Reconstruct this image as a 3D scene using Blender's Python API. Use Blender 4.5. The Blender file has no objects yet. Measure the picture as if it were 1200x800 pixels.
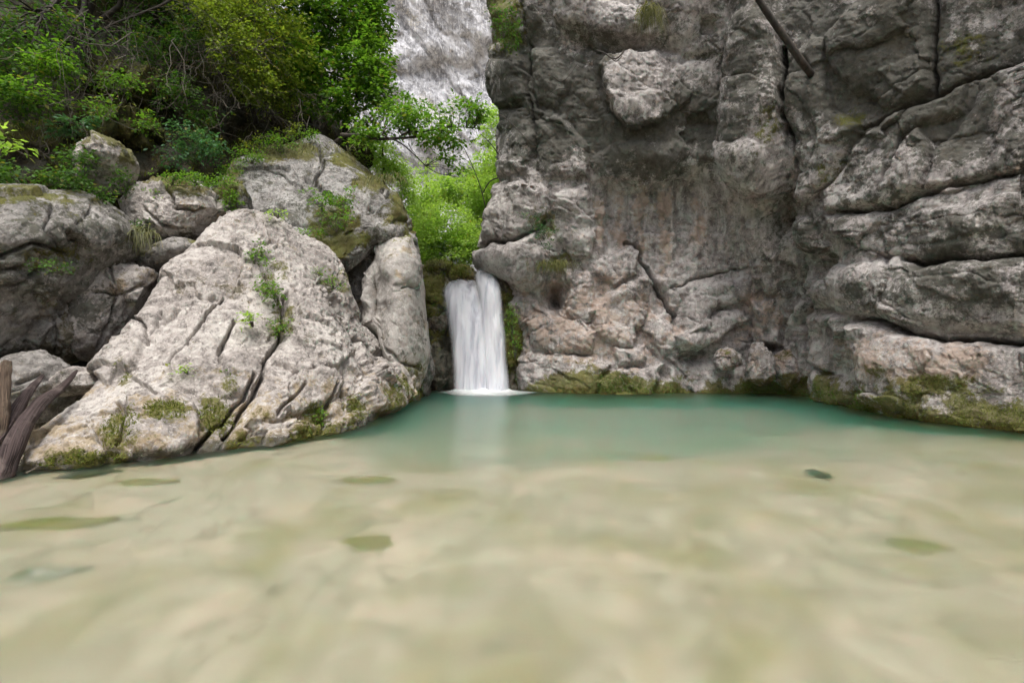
import bpy, math, random
import numpy as np
from mathutils import Vector

random.seed(7)
RNG = np.random.default_rng(11)
SC = bpy.context.scene
COL = SC.collection
CAMZ, F = 1.3, 600.0            # eye height over the pool (m); focal length in photo pixels

# ------------------------------------------------------------------ survey
def un(px, py, Y):
    return np.array([(px - 600.0) / F * Y, Y, CAMZ - (py - 400.0) / F * Y])

def pix(P):
    Y = np.maximum(P[..., 1], 0.3)
    return 600 + F * P[..., 0] / Y, 400 - F * (P[..., 2] - CAMZ) / Y

def wl(px, py):                 # a point of the shoreline (z = 0)
    return un(px, py, CAMZ * F / (py - 400.0))

# ------------------------------------------------------------------ noise
_perm = np.random.default_rng(3).permutation(256)
_perm = np.concatenate([_perm, _perm, _perm])
_g = np.random.default_rng(4).normal(size=(256, 3)); _g /= np.linalg.norm(_g, axis=1)[:, None]

def perlin(P, seed=0):
    P = P + seed * 17.31
    i = np.floor(P).astype(np.int64); f = P - i
    u = f * f * f * (f * (f * 6 - 15) + 10)
    i &= 255
    out = 0
    for dx in (0, 1):
        wx = u[:, 0] if dx else 1 - u[:, 0]
        for dy in (0, 1):
            wy = u[:, 1] if dy else 1 - u[:, 1]
            for dz in (0, 1):
                wz = u[:, 2] if dz else 1 - u[:, 2]
                h = _perm[_perm[_perm[(i[:, 0] + dx) & 255] + ((i[:, 1] + dy) & 255)] + ((i[:, 2] + dz) & 255)]
                g = _g[h]
                out = out + wx * wy * wz * (g[:, 0] * (f[:, 0] - dx) + g[:, 1] * (f[:, 1] - dy) + g[:, 2] * (f[:, 2] - dz))
    return out * 1.5

def fbm(P, octv=5, gain=0.5, seed=0, ridged=False):
    a, s, o = 1.0, 1.0, 0.0
    for k in range(octv):
        n = perlin(P * s, seed + k)
        if ridged: n = 0.5 - np.abs(n) * 1.4
        o = o + a * n; a *= gain; s *= 2.03
    return o

def cells(P, seed=0):
    """Worley cells: returns a random tilted plane per cell (facets), F1, F2 and a random value per cell."""
    i = np.floor(P).astype(np.int64)
    n = len(P); F1 = np.full(n, 9.0); F2 = np.full(n, 9.0); pl = np.zeros(n); rv = np.zeros(n)
    tab = np.random.default_rng(100 + seed).random((256, 3)); tg = np.random.default_rng(200 + seed).normal(size=(256, 3)) * 0.6
    tr = np.random.default_rng(300 + seed).random(256)
    for dx in (-1, 0, 1):
        for dy in (-1, 0, 1):
            for dz in (-1, 0, 1):
                c = i + np.array([dx, dy, dz])
                h = _perm[_perm[_perm[c[:, 0] & 255] + (c[:, 1] & 255)] + (c[:, 2] & 255)]
                v = P - (c + tab[h])
                d = np.sqrt((v * v).sum(1))
                near = d < F1
                F2 = np.where(near, F1, np.minimum(F2, d))
                F1 = np.where(near, d, F1)
                pl = np.where(near, (v * tg[h]).sum(1), pl); rv = np.where(near, tr[h], rv)
    return pl, F1, F2, rv

def sstep(a, b, x):
    t = np.clip((x - a) / (b - a), 0, 1); return t * t * (3 - 2 * t)

def seg_dist(x, y, pts, closed=False):
    d = np.full(x.shape, 1e9); n = len(pts)
    for k in range(n if closed else n - 1):
        ax, ay = pts[k]; bx, by = pts[(k + 1) % n]
        vx, vy = bx - ax, by - ay; L = vx * vx + vy * vy + 1e-9
        t = np.clip(((x - ax) * vx + (y - ay) * vy) / L, 0, 1)
        d = np.minimum(d, np.hypot(x - ax - t * vx, y - ay - t * vy))
    return d

def inside(x, y, pts):
    c = np.zeros(x.shape, bool); n = len(pts); j = n - 1
    for i in range(n):
        xi, yi = pts[i]; xj, yj = pts[j]
        if yi != yj:
            c ^= ((yi > y) != (yj > y)) & (x < (xj - xi) * (y - yi) / (yj - yi) + xi)
        j = i
    return c

def block(x, y, pts, h, edge=12):
    """a raised, round-shouldered block with the given outline"""
    out = np.zeros(x.shape)
    a = np.array(pts, float)
    m = (x > a[:, 0].min() - 1) & (x < a[:, 0].max() + 1) & (y > a[:, 1].min() - 1) & (y < a[:, 1].max() + 1)
    if m.any():
        xs, ys = x[m], y[m]
        t = np.clip(seg_dist(xs, ys, pts, True) / edge, 0, 1)
        out[m] = np.where(inside(xs, ys, pts), h * np.sqrt(np.maximum(0, 1 - (1 - t) ** 2)), 0)
    return out

def crack(x, y, pts, depth, w=4):
    a = np.array(pts, float); out = np.zeros(x.shape)
    m = (x > a[:, 0].min() - 3 * w) & (x < a[:, 0].max() + 3 * w) & (y > a[:, 1].min() - 3 * w) & (y < a[:, 1].max() + 3 * w)
    if m.any():
        d = seg_dist(x[m], y[m], pts)
        out[m] = -1.25 * depth * np.maximum(0, 1 - d / (0.62 * w)) - 0.07 * depth * np.exp(-(d / (1.6 * w)) ** 2)
    return out

def blob(x, y, cx, cy, rx, ry):
    return np.exp(-(((x - cx) / rx) ** 2 + ((y - cy) / ry) ** 2))

def patch(x, y, cx, cy, rx, ry):
    """a stain or moss patch: flat inside, soft at its edge"""
    return np.exp(-((((x - cx) / (1.15 * rx)) ** 2 + ((y - cy) / (1.15 * ry)) ** 2) ** 2))

# ------------------------------------------------------------------ objects
def tag(o, label=None, cat=None, group=None, kind=None):
    if label: o['label'] = label
    if cat: o['category'] = cat
    if group: o['group'] = group
    if kind: o['kind'] = kind
    return o

def mesh_obj(name, V, faces, mat, parent=None, smooth=True, mask=None, origin=None):
    V = np.asarray(V, np.float32)
    if origin is None:
        if parent is not None: origin = np.zeros(3)
        else: origin = np.array([(V[:, 0].min() + V[:, 0].max()) / 2, (V[:, 1].min() + V[:, 1].max()) / 2, V[:, 2].min()])
    if parent is not None: origin = np.array(parent.location)
    me = bpy.data.meshes.new(name)
    Vl = V - origin.astype(np.float32)
    if isinstance(faces, np.ndarray):
        k = faces.shape[1]; nf = len(faces)
        me.vertices.add(len(Vl)); me.vertices.foreach_set('co', Vl.ravel())
        me.loops.add(nf * k); me.loops.foreach_set('vertex_index', faces.ravel().astype(np.int32))
        me.polygons.add(nf); me.polygons.foreach_set('loop_start', np.arange(0, nf * k, k, dtype=np.int32))
        me.update(calc_edges=True); me.validate()
    else:
        me.from_pydata(Vl.tolist(), [], faces)
    if smooth: me.polygons.foreach_set('use_smooth', [True] * len(me.polygons))
    if mask is not None:
        a = me.color_attributes.new('mask', 'FLOAT_COLOR', 'POINT')
        c = np.ones((len(V), 4), np.float32); c[:, :mask.shape[1]] = mask
        a.data.foreach_set('color', c.ravel())
    me.materials.append(mat)
    o = bpy.data.objects.new(name, me); COL.objects.link(o)
    if parent is not None: o.parent = parent
    else: o.location = origin.tolist()
    return o

def thing(name, label, cat, loc, group=None):
    o = bpy.data.objects.new(name, None); COL.objects.link(o)
    o.location = [float(v) for v in loc]; o.empty_display_size = 0.2
    return tag(o, label, cat, group)

def grid_faces(nr, nc, wrap=False):
    r = np.arange(nr - 1)[:, None]; c = np.arange(nc if wrap else nc - 1)[None, :]
    a = r * nc + c; b = r * nc + (c + 1) % nc
    return np.stack([a, b, b + nc, a + nc], -1).reshape(-1, 4)

def normals(G, wrap=False):
    du = np.gradient(G, axis=1)
    if wrap: du = np.roll(G, -1, 1) - np.roll(G, 1, 1)
    dv = np.gradient(G, axis=0)
    n = np.cross(du, dv); n /= np.linalg.norm(n, axis=-1, keepdims=True) + 1e-9
    return n

def crom(A, n, axis=0):
    """Catmull-Rom resampling of control points along an axis"""
    A = np.moveaxis(np.asarray(A, float), axis, 0); m = len(A)
    t = np.linspace(0, m - 1, n); i = np.minimum(t.astype(int), m - 2); f = (t - i).reshape((-1,) + (1,) * (A.ndim - 1))
    p0, p1, p2, p3 = A[np.maximum(i - 1, 0)], A[i], A[i + 1], A[np.minimum(i + 2, m - 1)]
    r = 0.5 * (2 * p1 + (p2 - p0) * f + (2 * p0 - 5 * p1 + 4 * p2 - p3) * f ** 2 + (3 * p1 - p0 - 3 * p2 + p3) * f ** 3)
    return np.moveaxis(r, 0, axis)

def tubes(paths, sides=6):
    """list of (points Nx3, radii N) -> verts, quads"""
    VV, FF, off = [], [], 0
    ang = np.arange(sides) * 2 * math.pi / sides
    for pts, rad in paths:
        pts = np.asarray(pts, float); rad = np.asarray(rad, float); n = len(pts)
        T = np.gradient(pts, axis=0); T /= np.linalg.norm(T, axis=1)[:, None] + 1e-9
        ref = np.array([0.31, 0.2, 0.93]) if abs(T[0, 2]) < 0.8 else np.array([1, 0.1, 0.0])
        A = np.cross(T, ref); A /= np.linalg.norm(A, axis=1)[:, None] + 1e-9
        B = np.cross(T, A)
        ring = pts[:, None] + rad[:, None, None] * (np.cos(ang)[None, :, None] * A[:, None] + np.sin(ang)[None, :, None] * B[:, None])
        VV.append(ring.reshape(-1, 3)); FF.append(grid_faces(n, sides, True) + off); off += n * sides
    return np.concatenate(VV), np.concatenate(FF)

# ------------------------------------------------------------------ materials
def new_mat(name):
    m = bpy.data.materials.new(name); m.use_nodes = True
    nt = m.node_tree; nt.nodes.clear()
    return m, nt

class NB:
    def __init__(s, nt): s.nt = nt
    def n(s, t, **kw):
        o = s.nt.nodes.new(t)
        for k, v in kw.items(): setattr(o, k, v)
        return o
    def l(s, a, b): s.nt.links.new(a, b)
    def noise(s, vec, scale, detail=6, rough=0.55, dist=0.0):
        o = s.n('ShaderNodeTexNoise'); o.inputs['Scale'].default_value = scale; o.inputs['Detail'].default_value = detail
        o.inputs['Roughness'].default_value = rough; o.inputs['Distortion'].default_value = dist
        if vec is not None: s.l(vec, o.inputs['Vector'])
        return o.outputs['Fac']
    def ramp(s, fac, stops):
        o = s.n('ShaderNodeValToRGB'); e = o.color_ramp.elements
        while len(e) < len(stops): e.new(0.5)
        for el, (p, c) in zip(e, stops):
            el.position = p; el.color = (c, c, c, 1) if not isinstance(c, tuple) else c + (1,)
        s.l(fac, o.inputs[0]); return o.outputs[0]
    def mix(s, f, a, b, mode='MIX'):
        o = s.n('ShaderNodeMix', data_type='RGBA', blend_type=mode)
        for sock, v in ((o.inputs[0], f), (o.inputs[6], a), (o.inputs[7], b)):
            if isinstance(v, (int, float)): sock.default_value = v
            elif isinstance(v, tuple): sock.default_value = v + (1,)
            else: s.l(v, sock)
        return o.outputs[2]
    def math(s, op, a, b=0.0, c=None, clamp=False):
        o = s.n('ShaderNodeMath', operation=op); o.use_clamp = clamp
        for sock, v in zip(o.inputs, (a, b, c)):
            if v is None: continue
            if isinstance(v, (int, float)): sock.default_value = v
            else: s.l(v, sock)
        return o.outputs[0]
    def mapping(s, vec, scale=(1, 1, 1), rot=(0, 0, 0)):
        o = s.n('ShaderNodeMapping'); o.inputs['Scale'].default_value = scale; o.inputs['Rotation'].default_value = rot
        s.l(vec, o.inputs['Vector']); return o.outputs[0]

def rock_mat(name, light, mid, dark, scale=1.0, speck=0.5, bump=0.6, rough=0.9, moss=((0.20, 0.19, 0.04), (0.08, 0.09, 0.02)),
             tan=(0.33, 0.25, 0.14), streak=0.0, far=False):
    m, nt = new_mat(name); b = NB(nt)
    tc = b.n('ShaderNodeTexCoord').outputs['Object']
    at = b.n('ShaderNodeAttribute', attribute_name='mask')
    sep = b.n('ShaderNodeSeparateColor'); b.l(at.outputs['Color'], sep.inputs[0])
    n1 = b.noise(tc, 1.1 * scale, 6, 0.6, 0.6)
    n2 = b.noise(tc, 7.0 * scale, 8, 0.65, 0.3)
    n3 = b.noise(tc, 45.0 * scale, 5, 0.7)
    s = b.math('ADD', b.math('MULTIPLY', n1, 0.55), b.math('MULTIPLY', n2, 0.45))
    c = b.ramp(s, [(0.38, dark), (0.49, mid), (0.58, light)])
    if streak:
        st = b.noise(b.mapping(tc, (1.6, 1.6, 0.10)), 1.6, 6, 0.6, 0.4)
        c = b.mix(b.ramp(st, [(0.52, 0.0), (0.62, streak * 0.6)]), c, tuple(v * 0.5 for v in mid))
        if far:
            dg = b.noise(b.mapping(b.mapping(tc, rot=(0, math.radians(38), 0)), (1.0, 1.0, 0.16)), 0.55, 8, 0.68, 0.5)
            c = b.mix(b.ramp(dg, [(0.46, 0.0), (0.56, 0.75)]), c, tuple(v * 0.36 for v in mid))
        st2 = b.noise(b.mapping(tc, (2.6, 2.6, 0.14)), 2.3, 5, 0.6, 0.2)
        c = b.mix(b.ramp(st2, [(0.52, 0.0), (0.64, streak * 1.3)]), c, tuple(min(1, v * 1.35) for v in light))
    # pits, lichen crust and mineral flecks
    sp = b.ramp(b.math('ADD', b.math('MULTIPLY', n3, 0.6), b.math('MULTIPLY', n2, 0.4)), [(0.41, 1.0), (0.455, 0.0)])
    big = b.ramp(b.noise(tc, 13 * scale, 6, 0.75), [(0.56, 0.0), (0.62, 1.0)])
    c = b.mix(b.math('MULTIPLY', sp, speck), c, tuple(v * 0.35 for v in dark))
    c = b.mix(b.math('MULTIPLY', big, 0.9 * speck), c, tuple(v * 0.5 for v in mid))
    fl = b.ramp(b.noise(tc, 22 * scale, 6, 0.7), [(0.57, 0.0), (0.63, 1.0)])
    c = b.mix(b.math('MULTIPLY', fl, 0.5), c, tuple(min(0.75, v * 1.45) for v in light))
    # ochre stain, dark film (algae; on the cliff also painted shade), moss (masks with their own shapes)
    brk = b.math('ADD', b.math('MULTIPLY', b.noise(tc, 4.5, 8, 0.75, 0.4), 0.75), b.math('MULTIPLY', b.noise(tc, 26, 4, 0.7), 0.25))
    def msk(ch, lo=0.42, hi=0.62):
        return b.ramp(b.math('ADD', b.math('MULTIPLY', sep.outputs[ch], 0.72), b.math('MULTIPLY', b.math('SUBTRACT', brk, 0.5), 2.6)), [(lo - 0.12, 0.0), (hi - 0.12, 1.0)])
    tm = msk(1)
    c = b.mix(b.math('MULTIPLY', tm, 0.68), c, b.mix(n2, tuple(v * 0.7 for v in tan), tuple(v * 1.25 for v in tan)))
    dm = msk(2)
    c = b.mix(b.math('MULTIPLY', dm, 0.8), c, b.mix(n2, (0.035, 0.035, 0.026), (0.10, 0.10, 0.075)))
    mm = msk(0)
    mo = b.mix(b.ramp(b.noise(tc, 60, 4, 0.7), [(0.35, 0.0), (0.65, 1.0)]), moss[1], moss[0])
    mo = b.mix(b.ramp(b.noise(tc, 2.3, 4, 0.6), [(0.48, 0.0), (0.62, 0.5)]), mo, (0.11, 0.08, 0.025))
    c = b.mix(b.math('MULTIPLY', mm, 0.85), c, mo)
    p = b.n('ShaderNodeBsdfPrincipled'); b.l(c, p.inputs['Base Color'])
    p.inputs['Roughness'].default_value = rough; p.inputs['Specular IOR Level'].default_value = 0.25
    hgt = b.math('ADD', b.math('MULTIPLY', n2, 1.1), b.math('MULTIPLY', n3, 0.45))
    hgt = b.math('ADD', hgt, b.math('MULTIPLY', b.math('MULTIPLY', mm, b.noise(tc, 90, 3, 0.6)), 0.5))
    hgt = b.math('SUBTRACT', hgt, b.math('MULTIPLY', big, 0.25))
    bu = b.n('ShaderNodeBump'); bu.inputs['Strength'].default_value = bump; bu.inputs['Distance'].default_value = 0.05 / scale
    b.l(hgt, bu.inputs['Height']); b.l(bu.outputs[0], p.inputs['Normal'])
    o = b.n('ShaderNodeOutputMaterial'); b.l(p.outputs[0], o.inputs[0])
    return m

def leaf_mat(name, a, c, trans=0.45):
    m, nt = new_mat(name); b = NB(nt)
    at = b.n('ShaderNodeAttribute', attribute_name='mask')
    sep = b.n('ShaderNodeSeparateColor'); b.l(at.outputs['Color'], sep.inputs[0])
    col = b.mix(sep.outputs[0], a, c)
    col = b.mix(b.ramp(sep.outputs[1], [(0.93, 0.0), (0.97, 0.7)]), col, (0.25, 0.20, 0.05))
    p = b.n('ShaderNodeBsdfPrincipled'); b.l(col, p.inputs['Base Color']); p.inputs['Roughness'].default_value = 0.55
    p.inputs['Specular IOR Level'].default_value = 0.3
    t = b.n('ShaderNodeBsdfTranslucent'); b.l(b.mix(1.0, col, (1.25, 1.35, 0.6), 'MULTIPLY'), t.inputs[0])
    mx = b.n('ShaderNodeMixShader'); mx.inputs[0].default_value = trans
    b.l(p.outputs[0], mx.inputs[1]); b.l(t.outputs[0], mx.inputs[2])
    o = b.n('ShaderNodeOutputMaterial'); b.l(mx.outputs[0], o.inputs[0])
    return m

def drift_mat(name, a, c, pale):
    m, nt = new_mat(name); b = NB(nt)
    at = b.n('ShaderNodeAttribute', attribute_name='mask').outputs['Vector']; tc = b.n('ShaderNodeTexCoord').outputs['Object']
    gr = b.noise(b.mapping(at, (7, 7, 1.6)), 2.2, 8, 0.7, 0.6); n2 = b.noise(tc, 22, 6, 0.7); n1 = b.noise(tc, 3.5, 5, 0.6)
    col = b.mix(b.ramp(gr, [(0.36, 0.0), (0.60, 1.0)]), a, c)
    col = b.mix(b.ramp(n2, [(0.55, 0.0), (0.68, 0.6)]), col, a)
    col = b.mix(b.ramp(n1, [(0.52, 0.0), (0.62, 0.7)]), col, pale)
    p = b.n('ShaderNodeBsdfPrincipled'); b.l(col, p.inputs['Base Color']); p.inputs['Roughness'].default_value = 0.85; p.inputs['Specular IOR Level'].default_value = 0.2
    bu = b.n('ShaderNodeBump'); bu.inputs['Strength'].default_value = 1.0; bu.inputs['Distance'].default_value = 0.03
    b.l(b.math('ADD', gr, b.math('MULTIPLY', n2, 0.4)), bu.inputs['Height']); b.l(bu.outputs[0], p.inputs['Normal'])
    o = b.n('ShaderNodeOutputMaterial'); b.l(p.outputs[0], o.inputs[0])
    return m

def wood_mat(name, a, c, sc=6.0):
    m, nt = new_mat(name); b = NB(nt)
    tc = b.n('ShaderNodeTexCoord').outputs['Object']
    n = b.noise(b.mapping(tc, (1, 1, 0.25)), sc, 8, 0.65, 0.5); n2 = b.noise(tc, sc * 6, 5, 0.7)
    col = b.mix(b.ramp(n, [(0.38, 0.0), (0.62, 1.0)]), a, c)
    p = b.n('ShaderNodeBsdfPrincipled'); b.l(col, p.inputs['Base Color']); p.inputs['Roughness'].default_value = 0.8
    bu = b.n('ShaderNodeBump'); bu.inputs['Strength'].default_value = 0.7; bu.inputs['Distance'].default_value = 0.02
    b.l(b.math('ADD', n, b.math('MULTIPLY', n2, 0.4)), bu.inputs['Height']); b.l(bu.outputs[0], p.inputs['Normal'])
    o = b.n('ShaderNodeOutputMaterial'); b.l(p.outputs[0], o.inputs[0])
    return m

M = {}
M['pale'] = rock_mat('pale_limestone', (0.50, 0.465, 0.43), (0.36, 0.325, 0.30), (0.20, 0.18, 0.165), 1.0, 0.55, 0.7)
M['smooth'] = rock_mat('water_worn_limestone', (0.44, 0.415, 0.385), (0.35, 0.325, 0.30), (0.23, 0.21, 0.19), 1.0, 0.3, 0.45)
M['slab'] = rock_mat('lichened_limestone', (0.40, 0.385, 0.365), (0.27, 0.255, 0.24), (0.14, 0.13, 0.12), 1.2, 0.7, 0.8)
M['grey'] = rock_mat('grey_limestone', (0.34, 0.32, 0.30), (0.23, 0.215, 0.20), (0.12, 0.112, 0.10), 1.0, 0.45, 0.7)
M['cliff'] = rock_mat('shaded_limestone', (0.47, 0.44, 0.42), (0.33, 0.30, 0.285), (0.15, 0.138, 0.128), 0.9, 0.5, 0.8, streak=0.32, tan=(0.40, 0.30, 0.235))
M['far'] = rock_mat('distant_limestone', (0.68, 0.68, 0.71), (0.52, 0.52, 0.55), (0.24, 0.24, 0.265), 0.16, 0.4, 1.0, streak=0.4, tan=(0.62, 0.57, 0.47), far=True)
M['mossrock'] = rock_mat('mossy_stone', (0.22, 0.20, 0.16), (0.13, 0.115, 0.09), (0.06, 0.055, 0.045), 1.2, 0.5, 0.8, moss=((0.17, 0.16, 0.03), (0.06, 0.065, 0.014)))
M['soil'] = rock_mat('mossy_soil', (0.085, 0.07, 0.045), (0.045, 0.037, 0.024), (0.02, 0.018, 0.012), 1.5, 0.5, 1.0, moss=((0.075, 0.08, 0.016), (0.03, 0.035, 0.01)))
M['leaf_bright'] = leaf_mat('sunlit_leaf', (0.20, 0.34, 0.06), (0.42, 0.57, 0.15), 0.55)  # strong sunlight is put into this leaf colour, lifted above natural foliage
M['leaf_mid'] = leaf_mat('green_leaf', (0.05, 0.14, 0.018), (0.19, 0.33, 0.045), 0.5)
M['leaf_yellow'] = leaf_mat('yellowish_leaf', (0.10, 0.16, 0.025), (0.28, 0.34, 0.055), 0.5)
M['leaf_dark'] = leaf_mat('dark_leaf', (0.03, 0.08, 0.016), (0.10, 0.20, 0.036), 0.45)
M['leaf_blue'] = leaf_mat('bluish_leaf', (0.04, 0.11, 0.05), (0.11, 0.23, 0.11), 0.4)
M['grass'] = leaf_mat('dry_grass_blade', (0.055, 0.065, 0.016), (0.17, 0.165, 0.055), 0.3)
M['moss'] = leaf_mat('moss_tuft', (0.085, 0.105, 0.018), (0.22, 0.25, 0.05), 0.25)
M['mossgreen'] = leaf_mat('green_moss_tuft', (0.05, 0.09, 0.015), (0.15, 0.24, 0.04), 0.25)
M['twig'] = wood_mat('grey_twig', (0.06, 0.05, 0.038), (0.15, 0.13, 0.10))
M['bark'] = wood_mat('dark_bark', (0.018, 0.014, 0.011), (0.06, 0.048, 0.036))
M['drift'] = drift_mat('purplish_driftwood', (0.022, 0.016, 0.015), (0.125, 0.092, 0.088), (0.20, 0.16, 0.145))
M['driftpale'] = drift_mat('pale_driftwood', (0.05, 0.036, 0.028), (0.20, 0.145, 0.105), (0.30, 0.235, 0.18))

# ------------------------------------------------------------------ rock detail
def rock_noise(P, amp=1.0, seed=0, facet=0.9, aniso=None):
    Q = P if aniso is None else P @ aniso
    W = Q + 0.16 * np.stack([fbm(Q * 1.8, 3, 0.6, seed + 31), fbm(Q * 1.8, 3, 0.6, seed + 32), fbm(Q * 1.8, 3, 0.6, seed + 33)], 1)
    p1, f1, f2, r1 = cells(W * facet, seed)
    p2, g1, g2, r2 = cells(W * facet * 2.9 + 5, seed + 1)
    d = 0.23 * p1 + 0.08 * (r1 - 0.5) - 0.045 * np.maximum(0, 1 - (f2 - f1) / 0.05)
    brk = sstep(-0.1, 0.3, perlin(Q * 0.9, seed + 12))
    d += brk * (0.055 * p2 + 0.03 * (r2 - 0.5) - 0.02 * np.maximum(0, 1 - (g2 - g1) / 0.06))
    d += 0.10 * fbm(Q * 0.7, 3, 0.5, seed + 7)
    d += 0.016 * fbm(Q * 5.0, 4, 0.6, seed + 9)
    return d * amp

def fine(V, a=1.0):
    """granular weathering: grains, solution pits and small chips"""
    g = 0.012 * fbm(V * 9, 3, 0.65, 91) + 0.007 * fbm(V * 31, 2, 0.7, 95)
    pit = sstep(0.22, 0.5, perlin(V * 12, 97)) * sstep(-0.1, 0.3, perlin(V * 1.7, 98))
    pit2 = sstep(0.3, 0.55, perlin(V * np.array([7, 7, 9]), 99))
    return a * (g - 0.030 * pit - 0.028 * pit2)

def moss_fuzz(V, N, w, n, size, mat, name, parent):
    """short upright blades standing on the mossy part of a rock"""
    w = np.maximum(w, 0); 
    if w.sum() <= 0: return None
    idx = RNG.choice(len(V), n, p=w / w.sum())
    P = V[idx] + RNG.normal(size=(n, 3)) * size * 0.6
    d = N[idx] + RNG.normal(size=(n, 3)) * 0.6 + np.array([0, 0, 0.2]); d /= np.linalg.norm(d, axis=1)[:, None]
    s = np.cross(d, RNG.normal(size=(n, 3))); s /= np.linalg.norm(s, axis=1)[:, None]
    L = size * RNG.uniform(0.6, 1.6, n)[:, None]
    A = P - d * L * 0.3 - s * L * 0.22; B = P - d * L * 0.3 + s * L * 0.22; C = P + d * L
    VV = np.stack([A, B, C], 1).reshape(-1, 3)
    msk = np.repeat(np.stack([RNG.random(n), RNG.random(n) * 0.9, np.zeros(n)], 1), 3, 0)
    return mesh_obj(name, VV, np.arange(3 * n).reshape(-1, 3), mat, parent, False, msk)

def pillow(name, outline, Y, T, mat, mask_fn=None, feat=None, tilt=(0, 0), amp=1.0, seed=0, na=220, nr=70, facet=1.2, p=2.4, parent=None, back=1.0, ret=False, cen=None):
    """closed boulder: its outline is a polygon at distance Y, its belly T metres thick front and back"""
    ol = np.array(outline, float)
    c = ol.mean(0) if cen is None else np.array(cen, float)
    cl = np.concatenate([ol, ol[:1]]); L = np.concatenate([[0], np.cumsum(np.hypot(*np.diff(cl, axis=0).T))])
    t = np.linspace(0, L[-1], na, endpoint=False)
    ext = np.concatenate([cl[-3:-1], cl, cl[1:3]]); 
    ox, oy = np.interp(t, L, cl[:, 0]), np.interp(t, L, cl[:, 1])
    for _ in range(max(1, na // 90)):
        ox = (np.roll(ox, 1) + 2 * ox + np.roll(ox, -1)) / 4; oy = (np.roll(oy, 1) + 2 * oy + np.roll(oy, -1)) / 4
    th = np.linspace(0, math.pi, nr * 2)
    rho = np.sin(th); dep = -np.cos(th)
    rho = np.abs(rho) ** (2 / p); dep = np.sign(dep) * np.abs(dep) ** (1.0)
    px = c[0] + rho[:, None] * (ox - c[0]); py = c[1] + rho[:, None] * (oy - c[1])
    D = Y + tilt[0] * (px - c[0]) + tilt[1] * (py - c[1]) + np.where(dep < 0, T, T * back)[:, None] * dep[:, None]
    # real size at the boulder's own distance, then spread in depth
    Ym = Y + tilt[0] * (px - c[0]) + tilt[1] * (py - c[1])
    G = np.stack([(px - 600) / F * Ym, D, CAMZ - (py - 400) / F * Ym], -1)
    N = normals(G, True)
    cen3 = G.reshape(-1, 3).mean(0)
    if ((N * (G - cen3)).sum(-1)).mean() < 0: N = -N
    V = G.reshape(-1, 3); Nf = N.reshape(-1, 3)
    N0 = V - cen3; N0 /= np.linalg.norm(N0, axis=1)[:, None] + 1e-9
    edge = np.repeat((rho < 0.06), na)
    Nf = np.where(edge[:, None], N0, Nf)
    x, y = pix(V)
    wx = 5 * perlin(V * 2.2, seed + 50) + 2 * perlin(V * 7, seed + 51); wy = 5 * perlin(V * 2.2, seed + 52) + 2 * perlin(V * 7, seed + 53)
    d = rock_noise(V, amp, seed, facet) + fine(V, min(1.0, amp * 1.6))
    if feat is not None: d = d + feat(x + wx, y + wy, V) * np.repeat(dep < 0.2, na)
    V = V + Nf * d[:, None]
    mask = np.zeros((len(V), 3))
    if mask_fn is not None:
        mask = mask_fn(x + wx * 2, y + wy * 2, V, Nf)
    f = grid_faces(nr * 2, na, True)[:, ::-1]
    o = mesh_obj(name, V, f, mat, parent, True, mask)
    if ret: return o, V, Nf, mask
    return o

def mk(R=None, G=None, B=None, n=0):
    z = np.zeros(n)
    return np.stack([z if R is None else R, z if G is None else G, z if B is None else B], 1)

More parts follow.
